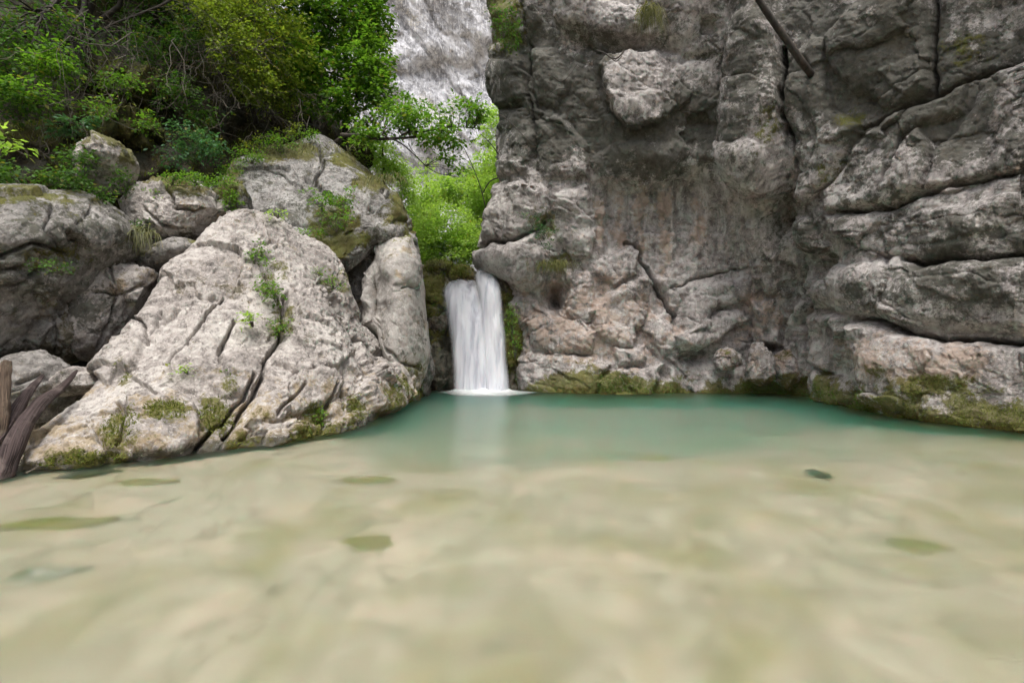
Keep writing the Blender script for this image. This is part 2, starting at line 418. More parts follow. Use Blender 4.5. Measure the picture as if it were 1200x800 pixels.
# ================================================================== RIGHT CLIFF
def build_cliff():
    cols = [540, 600, 650, 700, 760, 820, 870, 920, 960, 1000, 1050, 1100, 1200, 1350, 1600]
    rows = {
        -700: [16.5, 16, 16, 16, 16, 16, 15.5, 15, 15, 14.5, 14, 14, 13.5, 13, 12],
        -330: [12.6, 12.2, 12, 12.30, 12.10, 11.90, 11.0, 10.6, 9.9, 9.4, 8.8, 7.9, 6.9, 5.9, 4.9],
        -120: [12.9, 12.4, 12.0, 12.05, 11.65, 11.55, 11.1, 10.6, 9.9, 9.4, 8.9, 8.35, 7.6, 6.6, 5.6],
        0:    [13.2, 12.7, 12.2, 12.10, 11.80, 11.70, 11.0, 10.6, 10.0, 9.5, 9.0, 8.5, 7.7, 6.7, 5.7],
        70:   [13.3, 12.8, 12.4, 12.25, 11.95, 11.85, 11.1, 10.7, 10.1, 9.6, 9.1, 8.6, 7.8, 6.75, 5.75],
        130:  [13.4, 12.9, 12.6, 12.35, 12.05, 12.05, 11.2, 10.8, 10.2, 9.7, 9.15, 8.6, 7.75, 6.7, 5.7],
        180:  [13.5, 13.0, 12.8, 12.60, 12.50, 12.50, 11.5, 10.9, 10.3, 9.7, 9.1, 8.55, 7.7, 6.65, 5.65],
        206:  [13.5, 13.1, 12.9, 12.8, 12.8, 12.8, 11.8, 11.1, 10.4, 9.75, 9.1, 8.5, 7.7, 6.65, 5.65],
        226:  [13.6, 13.1, 12.9, 13.1, 13.1, 13.0, 12.0, 11.3, 10.5, 9.8, 9.1, 8.5, 7.7, 6.65, 5.65],
        260:  [13.6, 13.1, 13.1, 13.3, 13.3, 13.2, 12.3, 11.6, 10.7, 9.8, 9.1, 8.5, 7.65, 6.65, 5.65],
        300:  [13.6, 13.2, 13.2, 13.3, 13.3, 13.2, 12.6, 11.9, 10.9, 9.85, 9.1, 8.5, 7.65, 6.65, 5.65],
        345:  [13.7, 13.4, 13.3, 13.2, 13.2, 13.1, 12.8, 12.2, 11.1, 9.8, 9.0, 8.4, 7.55, 6.6, 5.6],
        385:  [13.8, 13.5, 13.2, 13.1, 13.1, 13.0, 12.9, 12.5, 11.4, 9.9, 9.0, 8.4, 7.55, 6.6, 5.6],
        425:  [13.8, 13.5, 13.1, 13.0, 13.0, 13.0, 12.9, 12.6, 11.5, 9.85, 8.85, 8.3, 7.5, 6.6, 5.55],
        462:  [13.8, 13.4, 12.95, 12.85, 12.8, 12.8, 12.8, 12.7, 11.6, 9.9, 8.8, 8.3, 7.55, 6.6, 5.6],
        520:  [13.8, 13.4, 12.9, 12.8, 12.7, 12.7, 12.7, 12.6, 11.6, 9.8, 8.6, 8.1, 7.35, 6.5, 5.5],
        700:  [13.8, 13.4, 12.9, 12.8, 12.7, 12.7, 12.7, 12.6, 11.6, 9.8, 8.5, 8.0, 7.2, 6.4, 5.4],
    }
    rk = np.array(sorted(rows), float); T = np.array([rows[int(r)] for r in rk])
    # monotone-ish smooth interpolation: linear on a fine grid, then blurred
    vy = np.concatenate([np.linspace(-700, -340, 25)[:-1], np.linspace(-340, -20, 90)[:-1], np.arange(-20, 516, 1.12), np.linspace(520, 700, 30)])
    vx = np.concatenate([np.arange(540, 1215, 1.12), np.linspace(1220, 1600, 90)])
    A = np.stack([np.interp(vy, rk, T[:, k]) for k in range(len(cols))], 1)
    D = np.stack([np.interp(vx, cols, A[i]) for i in range(len(vy))], 0)
    def blur(Z, n, ax):
        k = np.hanning(2 * n + 3)[1:-1]; k /= k.sum()
        Zp = np.concatenate([np.repeat(Z.take([0], ax), n, ax), Z, np.repeat(Z.take([-1], ax), n, ax)], ax)
        return sum(k[i] * Zp.take(range(i, i + Z.shape[ax]), ax) for i in range(2 * n + 1))
    D = blur(blur(D, 14, 1), 5, 0)
    # left outline of the cliff
    ey = [-700, -350, -120, 0, 60, 100, 130, 180, 210, 225, 250, 285, 300, 312, 330, 360, 400, 460, 700]
    ex = [592, 588, 580, 575, 579, 578, 587, 590, 589, 583, 572, 558, 560, 572, 583, 588, 590, 592, 594]
    E = np.interp(vy, ey, ex)[:, None]
    E = blur(E, 4, 0) + 3 * perlin(np.stack([vy * 0.05, vy * 0, vy * 0], 1), 5)[:, None]
    PX = vx[None, :] + (E - 540) * np.exp(-(vx[None, :] - 540) / 90)
    PY = np.repeat(vy[:, None], len(vx), 1)
    e = np.clip((PX - E) / 46, 0, 1)
    D = D + 0.95 * (1 - np.sqrt(1 - (1 - e) ** 2))
    # wrap round into the gorge behind the left outline
    K = 16; k = np.arange(K, 0, -1)[None, :] / K
    PXw = E + 26 * k ** 1.2; Dw = D[:, :1] + 7.0 * k ** 1.3 + 0.05
    PX = np.concatenate([PXw, PX], 1); D = np.concatenate([Dw, D], 1); PY = np.concatenate([np.repeat(vy[:, None], K, 1), PY], 1)
    G = np.stack([(PX - 600) / F * D, D, CAMZ - (PY - 400) / F * D], -1)
    front = np.repeat((np.arange(G.shape[1]) >= K)[None, :], G.shape[0], 0).ravel().astype(float)
    N = normals(G)
    if (N[..., 1] > 0).mean() > 0.5: N = -N
    V = G.reshape(-1, 3); N = N.reshape(-1, 3)
    x, y = PX.ravel().copy(), PY.ravel().copy()
    wx = 5 * perlin(V * 1.7, 60) + 2.5 * perlin(V * 5, 61) + 1.2 * perlin(V * 13, 64); wy = 5 * perlin(V * 1.7, 62) + 2.5 * perlin(V * 5, 63) + 1.2 * perlin(V * 13, 65)
    x0, y0 = x, y; x = x + wx; y = y + wy
    d = np.zeros(len(V))
    B = lambda pts, h, e=12: block(x, y, pts, h, e)
    C = lambda pts, dp, w=4: crack(x, y, pts, dp, w)
    # --- upper right blocks
    d += B([(922, 81), (951, 40), (966, 50), (969, 91), (979, 125), (1010, 150), (969, 219), (954, 241), (935, 231), (933, 187), (921, 141)], 0.22, 13)
    d += B([(966, 47), (1016, -5), (1010, -60), (1088, -60), (1093, 31), (1091, 103), (1076, 116), (1035, 131), (1016, 112), (1001, 109), (976, 84)], 0.25, 15)
    d += B([(1032, 84), (1085, 62), (1090, 103), (1076, 116), (1047, 100)], 0.10, 7)
    d += B([(1094, 25), (1119, -60), (1500, -60), (1500, -60), (1350, 20), (1200, 75), (1132, 94), (1097, 109)], 0.07, 10)
    d += B([(972, 222), (1007, 166), (1044, 138), (1079, 122), (1135, 100), (1129, 131), (1082, 147), (1060, 159), (1051, 191), (1026, 238), (976, 247)], 0.21, 9)
    d += B([(1063, 166), (1082, 148), (1094, 175), (1085, 219), (1047, 241), (1026, 236), (1047, 200)], 0.28, 8)
    d += B([(1096, 175), (1129, 138), (1150, 100), (1200, 78), (1350, 10), (1500, -40), (1500, 140), (1350, 168), (1200, 202), (1157, 215), (1110, 228), (1085, 222)], 0.26, 15)
    d += B([(975, 250), (1047, 245), (1085, 228), (1200, 206), (1350, 175), (1500, 150), (1500, 270), (1350, 285), (1200, 298), (1140, 303), (1070, 306), (1030, 300), (985, 275)], 0.19, 15)
    d += B([(1035, 268), (1090, 246), (1200, 232), (1350, 210), (1350, 240), (1200, 262), (1110, 285), (1050, 290)], 0.06, 7)
    d += B([(951, 338), (979, 310), (1021, 307), (1056, 303), (1084, 310), (1147, 308), (1200, 301), (1350, 288), (1500, 280), (1500, 410), (1350, 402), (1200, 394), (1112, 390), (1070, 383), (1021, 371), (1000, 366), (955, 359)], 0.19, 20)
    d += B([(1075, 318), (1160, 312), (1220, 320), (1200, 350), (1120, 352), (1085, 340)], 0.06, 7)
    d += B([(951, 368), (993, 368), (997, 387), (986, 436), (955, 429)], 0.24, 8)
    d += B([(1000, 375), (1070, 391), (1112, 399), (1200, 405), (1350, 412), (1500, 420), (1500, 560), (1350, 540), (1200, 515), (1100, 500), (1014, 475), (1008, 420)], 0.31, 15)
    d += B([(955, 432), (990, 440), (1000, 470), (985, 480), (950, 468)], 0.19, 8)
    d += C([(919, 55), (918, 131), (931, 181), (934, 212), (928, 250), (936, 300), (948, 360), (945, 400)], 0.45, 6)
    d += C([(1092, -40), (1093, 60), (1092, 112)], 0.5, 5)
    d += C([(1003, 372), (1100, 396), (1200, 402), (1350, 408)], 0.3, 5)
    d += C([(1060, 305), (1140, 306), (1200, 299), (1350, 285)], 0.18, 5)
    d += C([(985, 245), (1045, 243), (1085, 225), (1200, 204), (1350, 172)], 0.22, 5)
    d += C([(1010, 155), (1044, 136), (1080, 119), (1132, 97), (1200, 77), (1350, 12)], 0.25, 5)
    d += C([(999, 380), (1005, 420), (1004, 470)], 0.45, 6)
    for cx, cy, rx, ry, a in ((966, 312, 14, 12, 0.55), (918, 262, 14, 14, 0.5), (902, 408, 10, 7, 0.5), (1010, 452, 8, 14, 0.4), (930, 335, 10, 22, 0.35), (905, 255, 20, 10, 0.3)):
        d -= a * blob(x, y, cx, cy, rx, ry)
    # fluted corner between back wall and right mass
    d += B([(880, 352), (914, 348), (918, 400), (898, 408), (880, 402)], 0.28, 12)
    d += B([(875, 262), (905, 235), (915, 300), (925, 350), (900, 345), (880, 320)], 0.25, 14)
    d += B([(936, 250), (960, 255), (975, 290), (952, 300), (940, 290)], 0.3, 12)
    d += B([(940, 340), (925, 380), (935, 450), (950, 440), (952, 370)], 0.18, 8)
    d += 0.07 * np.sin((x + 0.25 * y) * 0.30) * blob(x, y, 920, 380, 40, 80)
    # --- right lobe
    d += B([(851, 40), (844, 103), (837, 137), (841, 175), (857, 206), (876, 227), (903, 231), (925, 225), (918, 140), (916, 60), (905, 10), (890, -40), (862, -40)], 0.55, 30)
    d += B([(845, 165), (880, 160), (915, 180), (925, 222), (900, 234), (876, 228), (856, 205)], 0.22, 16)
    # --- roof of the overhang with the pale jutting block
    d -= 0.35 * blob(x, y, 800, 95, 40, 60)
    d -= 0.45 * blob(x, y, 740, 50, 45, 9)
    d += B([(660, 100), (700, 130), (712, 165), (735, 190), (790, 200), (838, 185), (832, 150), (790, 150), (752, 148), (729, 146), (705, 116), (690, 80), (668, 70)], 0.16, 26)
    d += B([(690, 190), (720, 165), (790, 165), (830, 175), (822, 203), (779, 212), (754, 222), (735, 212), (712, 218)], 0.14, 16)
    jb = B([(698, 82), (708, 66), (735, 62), (770, 54), (796, 86), (812, 120), (786, 134), (748, 150), (729, 146), (709, 116)], 1.0, 7)
    d += jb * (0.42 + 0.004 * (y - 60) - 0.0035 * (x - 700))
    d += jb * (-0.05 * sstep(-3, 3, (x - 738) * 0.9 + (y - 80) * 0.25) + 0.06 * sstep(0, 6, (y - 118) - 0.4 * (x - 740)))
    d += B([(640, -40), (672, -40), (700, 0), (740, 5), (752, 35), (735, 52), (700, 58), (680, 40), (650, 30)], 0.3, 18)
    d += B([(765, -60), (850, -60), (856, 30), (845, 60), (800, 62), (775, 30)], 0.25, 24)
    d += B([(790, 70), (832, 66), (838, 120), (815, 140), (790, 120)], 0.16, 14)
    d += B([(577, 55), (600, 45), (612, 70), (615, 110), (605, 130), (586, 128), (576, 100)], 0.25, 14)
    d += B([(588, 130), (612, 128), (625, 160), (618, 200), (590, 210), (586, 170)], 0.28, 14)
    d += B([(618, 60), (650, 55), (668, 95), (655, 130), (628, 120)], 0.22, 14)
    d += B([(625, 140), (660, 135), (690, 170), (690, 205), (640, 215), (625, 190)], 0.22, 16)
    d += B([(580, -60), (630, -60), (640, 20), (620, 50), (590, 45), (577, 10)], 0.2, 16)
    d += C([(616, 0), (622, 60), (616, 110), (624, 150)], 0.2, 4)
    d += C([(560, 291), (591, 283), (625, 269), (640, 262)], 0.32, 5)
    # --- back wall
    d += B([(558, 293), (591, 285), (626, 272), (634, 300), (632, 335), (612, 345), (592, 325), (572, 315), (561, 310)], 0.32, 18)
    d += B([(584, 215), (610, 212), (640, 222), (650, 255), (625, 268), (590, 281), (562, 288), (572, 250)], 0.28, 16)
    d += B([(650, 225), (690, 215), (700, 260), (692, 300), (665, 305), (648, 265)], 0.20, 14)
    d -= 1.0 * blob(x, y, 650, 350, 11, 15) + 0.3 * blob(x, y, 655, 330, 22, 30)
    d += B([(697, 321), (707, 301), (740, 288), (749, 298), (743, 324), (720, 337)], 0.22, 9)
    d += B([(717, 340), (759, 322), (762, 360), (746, 389), (746, 405), (717, 407), (700, 395), (690, 365)], 0.25, 12)
    d += C([(730, 286), (746, 290), (759, 317), (772, 340), (792, 368), (788, 376)], 0.30, 4)
    d += B([(752, 300), (785, 334), (800, 352), (790, 368), (772, 342), (760, 320)], 0.12, 8)
    d += B([(805, 350), (840, 330), (886, 322), (879, 350), (834, 366), (827, 382), (805, 387), (795, 379)], 0.26, 12)
    d += C([(785, 336), (808, 331), (831, 326), (860, 316)], 0.15, 3)
    d += B([(785, 392), (834, 370), (860, 363), (876, 376), (840, 402), (808, 410), (792, 407)], 0.34, 12)
    d += B([(762, 365), (785, 375), (790, 405), (775, 425), (757, 405), (752, 388)], 0.14, 10)
    d += B([(720, 408), (756, 405), (757, 426), (723, 429)], 0.18, 8)
    d += B([(700, 447), (730, 431), (775, 427), (772, 446), (760, 470), (700, 470)], 0.25, 10)
    d -= 0.35 * blob(x, y, 815, 418, 20, 7) + 0.25 * blob(x, y, 775, 438, 8, 8)
    d += B([(616, 376), (642, 363), (660, 373), (700, 390), (691, 415), (649, 418), (625, 404)], 0.24, 14)
    d += B([(660, 315), (690, 320), (700, 355), (690, 390), (665, 372), (662, 345)], 0.20, 12)
    d += B([(606, 410), (640, 415), (690, 418), (715, 430), (695, 470), (605, 470)], 0.26, 16)
    d += B([(600, 350), (618, 350), (630, 370), (612, 385), (606, 400), (598, 380)], 0.2, 8)
    # drip flutes on the reddish wall under the roof
    fl = sstep(212, 232, y) * (1 - sstep(290, 335, y)) * sstep(685, 705, x) * (1 - sstep(850, 880, x))
    d += fl * 0.06 * (np.sin(x * 0.21 + 1.5 * np.sin(x * 0.043)) + 0.5 * np.sin(x * 0.47 + 2))
    # hollows and swellings of middle size
    d += 0.16 * fbm(V * 0.8, 3, 0.5, 70) + 0.04 * fbm(V * np.array([2.2, 2.2, 1.6]), 3, 0.5, 75)
    # natural fracturing: tilted cells following the dip
    a = math.radians(24); dip = np.array([[math.cos(a), 0, -math.sin(a)], [0, 1, 0], [math.sin(a), 0, math.cos(a)]]).T @ np.diag([0.7, 1, 1.25])
    d += rock_noise(V, 0.62, 3, 0.62, dip)
    d += fine(V, 0.75)
    far_t = sstep(480, 520, y0)
    Vd = V + N * (d * (0.35 + 0.65 * front) * (1 - 0.0 * far_t))[:, None]
    # masks: moss, ochre, dark algae plus painted shade on the upper and right rock
    hz = fbm(V * 1.4, 4, 0.5, 21)
    base_y = np.interp(x0, [560, 640, 940, 960, 1000, 1050, 1100, 1200, 1350], [458, 460, 461, 468, 480, 490, 496, 506, 520])
    up = base_y - y0
    amp = np.interp(x0, [560, 640, 690, 740, 840, 940, 1000, 1100, 1200], [26, 32, 46, 24, 22, 34, 48, 46, 44])
    moss = np.clip(1.2 - up / amp + hz * 0.8, 0, 0.9)
    moss = np.maximum(moss, 0.9 * patch(x, y, 599, 400, 13, 46))                    # wet strip beside the fall
    moss = np.maximum(moss, 0.85 * patch(x, y, 595, 22, 22, 40))
    moss = np.maximum(moss, 0.7 * patch(x, y, 655, 306, 18, 10)); moss = np.maximum(moss, 0.6 * patch(x, y, 640, 262, 18, 18))
    moss = np.maximum(moss, 0.62 * patch(x, y, 1000, 140, 18, 14)); moss = np.maximum(moss, 0.55 * patch(x, y, 905, 150, 14, 24))
    moss = np.maximum(moss, 0.55 * patch(x, y, 975, 200, 12, 16)); moss = np.maximum(moss, 0.5 * patch(x, y, 1130, 60, 30, 25))
    tanm = np.clip(0.62 * patch(x, y, 690, 385, 95, 60) + 0.25 * patch(x, y, 1040, 190, 90, 60) + 0.8 * patch(x, y, 765, 265, 75, 46) * (0.62 + 0.45 * np.sin(x * 0.21 + 1.5 * np.sin(x * 0.043))) + 0.6 * patch(x, y, 1080, 420, 90, 30) + 0.5 * patch(x, y, 895, 380, 34, 60) + 0.35 * patch(x, y, 1050, 30, 30, 40) + 0.4 * hz, 0, 1)
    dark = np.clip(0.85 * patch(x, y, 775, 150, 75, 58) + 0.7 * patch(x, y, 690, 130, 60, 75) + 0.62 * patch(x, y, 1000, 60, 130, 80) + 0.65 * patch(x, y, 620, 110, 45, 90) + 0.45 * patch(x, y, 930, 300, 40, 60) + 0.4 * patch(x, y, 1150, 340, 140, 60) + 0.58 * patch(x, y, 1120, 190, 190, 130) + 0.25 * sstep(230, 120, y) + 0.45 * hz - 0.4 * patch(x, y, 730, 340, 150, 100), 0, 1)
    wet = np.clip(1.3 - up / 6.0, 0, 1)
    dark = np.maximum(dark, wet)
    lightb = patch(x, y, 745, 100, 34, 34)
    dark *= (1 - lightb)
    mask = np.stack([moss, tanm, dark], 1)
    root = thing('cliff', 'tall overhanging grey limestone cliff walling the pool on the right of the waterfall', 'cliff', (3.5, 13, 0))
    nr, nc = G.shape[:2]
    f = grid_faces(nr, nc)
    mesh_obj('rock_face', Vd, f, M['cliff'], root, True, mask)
    N2 = normals(Vd.reshape(nr, nc, 3)).reshape(-1, 3)
    if (N2[:, 1] > 0).mean() > 0.5: N2 = -N2
    vis = (x0 > 580) & (x0 < 1300) & (up > -2) & (up < 120)
    w = np.where(vis, np.clip(moss - 0.55, 0, 1), 0) 
    fz = moss_fuzz(Vd, N2, w, 16000, 0.022, M['moss'], 'moss', root); fz['kind'] = 'stuff'; fz['label'] = 'olive moss fringe along the waterline'
    w2 = np.where((x0 > 700) & (x0 < 1040) & (up > -1) & (up < 26), np.clip(moss - 0.4, 0, 1) * np.clip(hz + 0.5, 0, 1), 0) + 0.8 * np.where(blob(x, y, 601, 395, 10, 42) > 0.45, 1, 0)
    fz = moss_fuzz(Vd, N2, w2, 12000, 0.03, M['mossgreen'], 'green_moss', root); fz['kind'] = 'stuff'; fz['label'] = 'bright green moss near the fall and the water'
    return Vd, x0, y0
build_cliff()

# ================================================================== LEFT BOULDERS
def loft(name, ctrl, nu, nv, mat, feat, mask_fn, amp, seed, facet, label, cat, aniso=None):
    """ctrl[row][station] = world points; displaced rock sheet with its own back"""
    A = crom(crom(np.array(ctrl), nv, 0), nu, 1)
    N = normals(A)
    c = A.reshape(-1, 3).mean(0) + np.array([0, 1.5, -1.0])
    if (N * (A - c)).sum(-1).mean() < 0: N = -N; fl = True
    V = A.reshape(-1, 3); N = N.reshape(-1, 3); x, y = pix(V)
    wx = 6 * perlin(V * 1.6, seed + 50) + 3 * perlin(V * 5, seed + 51) + 1.5 * perlin(V * 13, seed + 54); wy = 6 * perlin(V * 1.6, seed + 52) + 3 * perlin(V * 5, seed + 53) + 1.5 * perlin(V * 13, seed + 55)
    d = feat(x + wx, y + wy, V) + rock_noise(V, amp, seed, facet, aniso) + fine(V)
    V = V + N * d[:, None]
    mask = mask_fn(x + 1.5 * wx, y + 1.5 * wy, V, N)
    return V, N, mask, grid_faces(nv, nu)

def build_main_boulder():
    st = [  # (shore px,py) , two mid points (px,py,Y), ridge (px,py,Y)
        ((10, 556), (14, 540, 5.35), (22, 528, 5.5), (30, 516, 5.8)),
        ((60, 551), (68, 520, 5.45), (80, 492, 5.9), (94, 462, 6.5)),
        ((110, 547), (114, 505, 5.75), (132, 450, 6.5), (150, 395, 7.4)),
        ((170, 539), (172, 480, 6.15), (178, 400, 7.1), (190, 326, 8.2)),
        ((235, 530), (226, 455, 6.5), (224, 365, 7.5), (230, 279, 8.8)),
        ((300, 520), (285, 435, 7.1), (272, 345, 8.1), (275, 248, 9.2)),
        ((350, 512), (338, 430, 7.6), (320, 340, 8.5), (316, 255, 9.6)),
        ((396, 505), (382, 430, 8.0), (366, 350, 8.9), (352, 276, 10.0)),
        ((430, 496), (418, 430, 8.7), (400, 370, 9.5), (390, 299, 10.3)),
        ((460, 484), (446, 440, 9.6), (426, 395, 10.0), (406, 330, 10.5)),
        ((478, 473), (468, 446, 10.6), (448, 420, 10.8), (420, 375, 10.8)),
        ((490, 467), (482, 452, 11.4), (468, 436, 11.5), (446, 410, 11.3)),
    ]
    R = [[], [], [], [], [], [], []]
    for s, m1, m2, r in st:
        w = wl(*s); out = np.array([0.0, -0.25, -0.8])
        rr = un(*r)
        R[0].append(w + out * 1.6); R[1].append(w); R[2].append(un(*m1)); R[3].append(un(*m2)); R[4].append(rr)
        R[5].append(rr + np.array([-0.1, 0.7, -0.35])); R[6].append(rr + np.array([-0.1, 1.2, -1.6]))
    def feat(x, y, V):
        B = lambda p, h, e=12: block(x, y, p, h, e); C = lambda p, dp, w=4: crack(x, y, p, dp, w)
        d = C([(262, 348), (250, 362), (232, 385), (208, 408), (190, 428)], 0.14, 4)
        d += C([(296, 440), (285, 468), (255, 500), (232, 524), (222, 540)], 0.20, 5)
        d += C([(335, 350), (328, 391), (312, 425), (296, 463), (280, 490), (262, 515)], 0.22, 5)
        d += C([(372, 330), (392, 352), (404, 370), (423, 412), (436, 440)], 0.14, 5)
        d += C([(355, 455), (340, 470), (316, 493)], 0.11, 4); d += C([(392, 450), (385, 470), (380, 500)], 0.14, 5)
        d += C([(420, 395), (435, 408), (460, 422), (484, 440)], 0.20, 5)
        d += C([(160, 372), (168, 390), (172, 402)], 0.15, 4); d += C([(185, 365), (180, 385)], 0.11, 5)
        d += C([(158, 440), (172, 452), (186, 470)], 0.14, 4); d += C([(135, 470), (150, 495), (140, 520)], 0.14, 5)
        d += C([(222, 345), (200, 372), (176, 392)], 0.10, 3); d += C([(300, 300), (312, 330), (330, 350)], 0.09, 5)
        d += C([(275, 380), (262, 410), (268, 440)], 0.16, 5); d += C([(405, 410), (408, 440), (402, 480)], 0.09, 5)
        d += B([(112, 440), (150, 396), (170, 400), (160, 425), (125, 450)], 0.13, 5)
        d += B([(40, 512), (95, 500), (130, 525), (120, 545), (60, 552), (25, 540)], 0.11, 7)
        d += B([(150, 470), (200, 455), (228, 480), (232, 520), (200, 535), (160, 535), (140, 510)], 0.14, 8)
        d += B([(300, 468), (345, 440), (392, 430), (405, 450), (388, 470), (340, 492), (305, 500), (280, 505)], 0.13, 7)
        d += B([(240, 440), (290, 405), (310, 430), (288, 465), (258, 470)], 0.09, 6)
        d += B([(335, 345), (372, 335), (402, 372), (418, 412), (392, 428), (350, 440), (318, 430), (330, 390)], 0.11, 7)
        d += B([(436, 425), (460, 428), (482, 440), (480, 466), (462, 482), (435, 480), (424, 450)], 0.23, 7)
        d += B([(268, 498), (320, 500), (385, 492), (432, 480), (428, 505), (300, 530), (262, 530)], 0.12, 5)
        d -= 0.10 * blob(x, y, 318, 320, 12, 26)
        return d
    def mask(x, y, V, N):
        h = fbm(V * 1.7, 4, 0.5, 41); z = V[:, 2]
        up = np.clip(1.15 - z / np.interp(x, [20, 230, 240, 480], [0.28, 0.38, 0.55, 0.8]), 0, 1)
        moss = 0.72 * up * (0.55 + 0.9 * h + 0.2)
        for cx, cy, rx, ry, a in ((370, 487, 18, 14, .8), (250, 492, 24, 24, .8), (195, 492, 26, 14, .8), (140, 505, 26, 26, .62), (415, 482, 14, 18, .75), (330, 378, 22, 14, .6), (318, 325, 16, 26, .55), (455, 465, 14, 14, .6), (150, 440, 12, 14, .5), (268, 455, 9, 22, .55), (390, 330, 22, 14, .5)):
            moss = np.maximum(moss, a * patch(x, y, cx, cy, rx, ry))
        tan = np.clip(0.95 * np.clip(1.2 - z / 1.0, 0, 1) + 0.5 * h + 0.3 * blob(x, y, 300, 300, 90, 60), 0, 1) * 0.72
        dark = np.clip(1.4 - z / 0.14, 0, 1) * 0.95 + 0.42 * np.clip(h * 1.4, 0, 1)
        return np.stack([moss, tan, dark], 1)
    V, N, mk_, f = loft('boulder', R, 520, 480, M['pale'], feat, mask, 0.55, 14, 1.0, '', '')
    root = thing('boulder', 'huge pale sloping boulder with long diagonal cracks and ferns on its face', 'boulder', (-3.5, 7.5, 0))
    mesh_obj('rock_body', V, f, M['pale'], root, True, mk_)
    w = np.where(V[:, 2] > 0.02, np.clip(mk_[:, 0] - 0.42, 0, 1), 0)
    o = moss_fuzz(V, N, w, 7000, 0.028, M['moss'], 'moss', root); o['kind'] = 'stuff'; o['label'] = 'olive moss on the foot of the boulder'
build_main_boulder()

def std_mask(seed, moss_top=0.6, dark=0.35, tan=0.2, extra=()):
    def fn(x, y, V, N):
        h = fbm(V * 1.6, 4, 0.5, seed)
        m = moss_top * sstep(0.35, 0.9, N[:, 2]) * (0.6 + 0.9 * h)
        for cx, cy, rx, ry, a in extra: m = np.maximum(m, a * patch(x, y, cx, cy, rx, ry))
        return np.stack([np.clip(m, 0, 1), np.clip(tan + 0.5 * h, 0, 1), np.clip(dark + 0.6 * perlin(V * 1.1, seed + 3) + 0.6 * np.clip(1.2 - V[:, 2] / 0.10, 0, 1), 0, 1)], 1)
    return fn

def boulder(outline, Y, T, mat, label, feat=None, mask=None, **kw):
    o = pillow('boulder', outline, Y, T, M[mat], mask or std_mask(kw.get('seed', 1)), feat, **kw)
    return tag(o, label, 'boulder', 'boulders heaped on the left bank')

def crk(*cs):
    def f(x, y, V):
        d = 0
        for pts, dp, w in cs: d = d + crack(x, y, pts, dp, w)
        return d
    return f

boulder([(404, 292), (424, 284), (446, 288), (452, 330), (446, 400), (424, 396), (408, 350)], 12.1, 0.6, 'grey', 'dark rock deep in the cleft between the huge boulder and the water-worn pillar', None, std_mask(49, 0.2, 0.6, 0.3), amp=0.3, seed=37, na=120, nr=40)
boulder([(-190, 430), (-120, 405), (-60, 410), (-14, 440), (-8, 480), (-30, 520), (-100, 545), (-180, 530)], 6.6, 0.8, 'grey', 'grey rock at the water just outside the left frame edge, under the leaning block', None, std_mask(48, 0.3, 0.4, 0.1), amp=0.6, seed=38, na=160, nr=50)
boulder([(168, 300), (190, 286), (218, 282), (236, 290), (222, 308), (196, 330), (176, 340), (164, 322)], 9.0, 0.5, 'grey', 'lichened wedge of rock between the crest of the huge boulder and the whitish rough rock', None, std_mask(19, 0.7, 0.35, 0.2), amp=0.5, seed=35, na=160, nr=50)
boulder([(236, 236), (262, 216), (286, 222), (292, 246), (270, 262), (244, 266)], 10.2, 0.5, 'slab', 'mossy filler rock between the whitish rough rock and the broad slab', None, std_mask(20, 0.9, 0.4, 0.2, ((262, 225, 26, 12, .9),)), amp=0.6, seed=36, na=140, nr=44)
# water-worn pillar at the right end, with its scooped flank
def pillar_feat(x, y, V):
    d = -0.62 * blob(x, y, 428, 342, 20, 58) + 0.10 * blob(x, y, 470, 345, 16, 60)
    d += crack(x, y, [(440, 400), (470, 425), (490, 432)], 0.12, 4) + block(x, y, [(444, 290), (480, 278), (494, 310), (492, 335), (460, 335), (446, 320)], 0.10, 16)
    d += crack(x, y, [(497, 312), (492, 336), (470, 340)], 0.06, 3)
    return d
boulder([(428, 292), (446, 276), (470, 268), (486, 276), (493, 300), (497, 340), (500, 385), (504, 415), (498, 440), (486, 462), (470, 455), (452, 425), (436, 402), (416, 388), (413, 350), (416, 315)], 11.6, 0.95, 'smooth',
        'smooth water-worn grey pillar of rock with a scooped flank, just left of the waterfall', pillar_feat, std_mask(5, 0.3, 0.2, 0.1, ((485, 440, 16, 22, .55), (470, 275, 20, 8, .6))), tilt=(0.004, -0.003), amp=0.14, seed=21, na=300, nr=100, facet=0.9, p=2.8)
boulder([(484, 405), (496, 398), (506, 410), (508, 440), (503, 466), (484, 474), (474, 462), (480, 430)], 12.2, 0.55, 'grey',
        'narrow dark wet stone at the waterline between the grey pillar and the fall', None, std_mask(6, 0.4, 0.5, 0.1, ((492, 455, 12, 18, .5),)), amp=0.4, seed=22, na=140, nr=44)
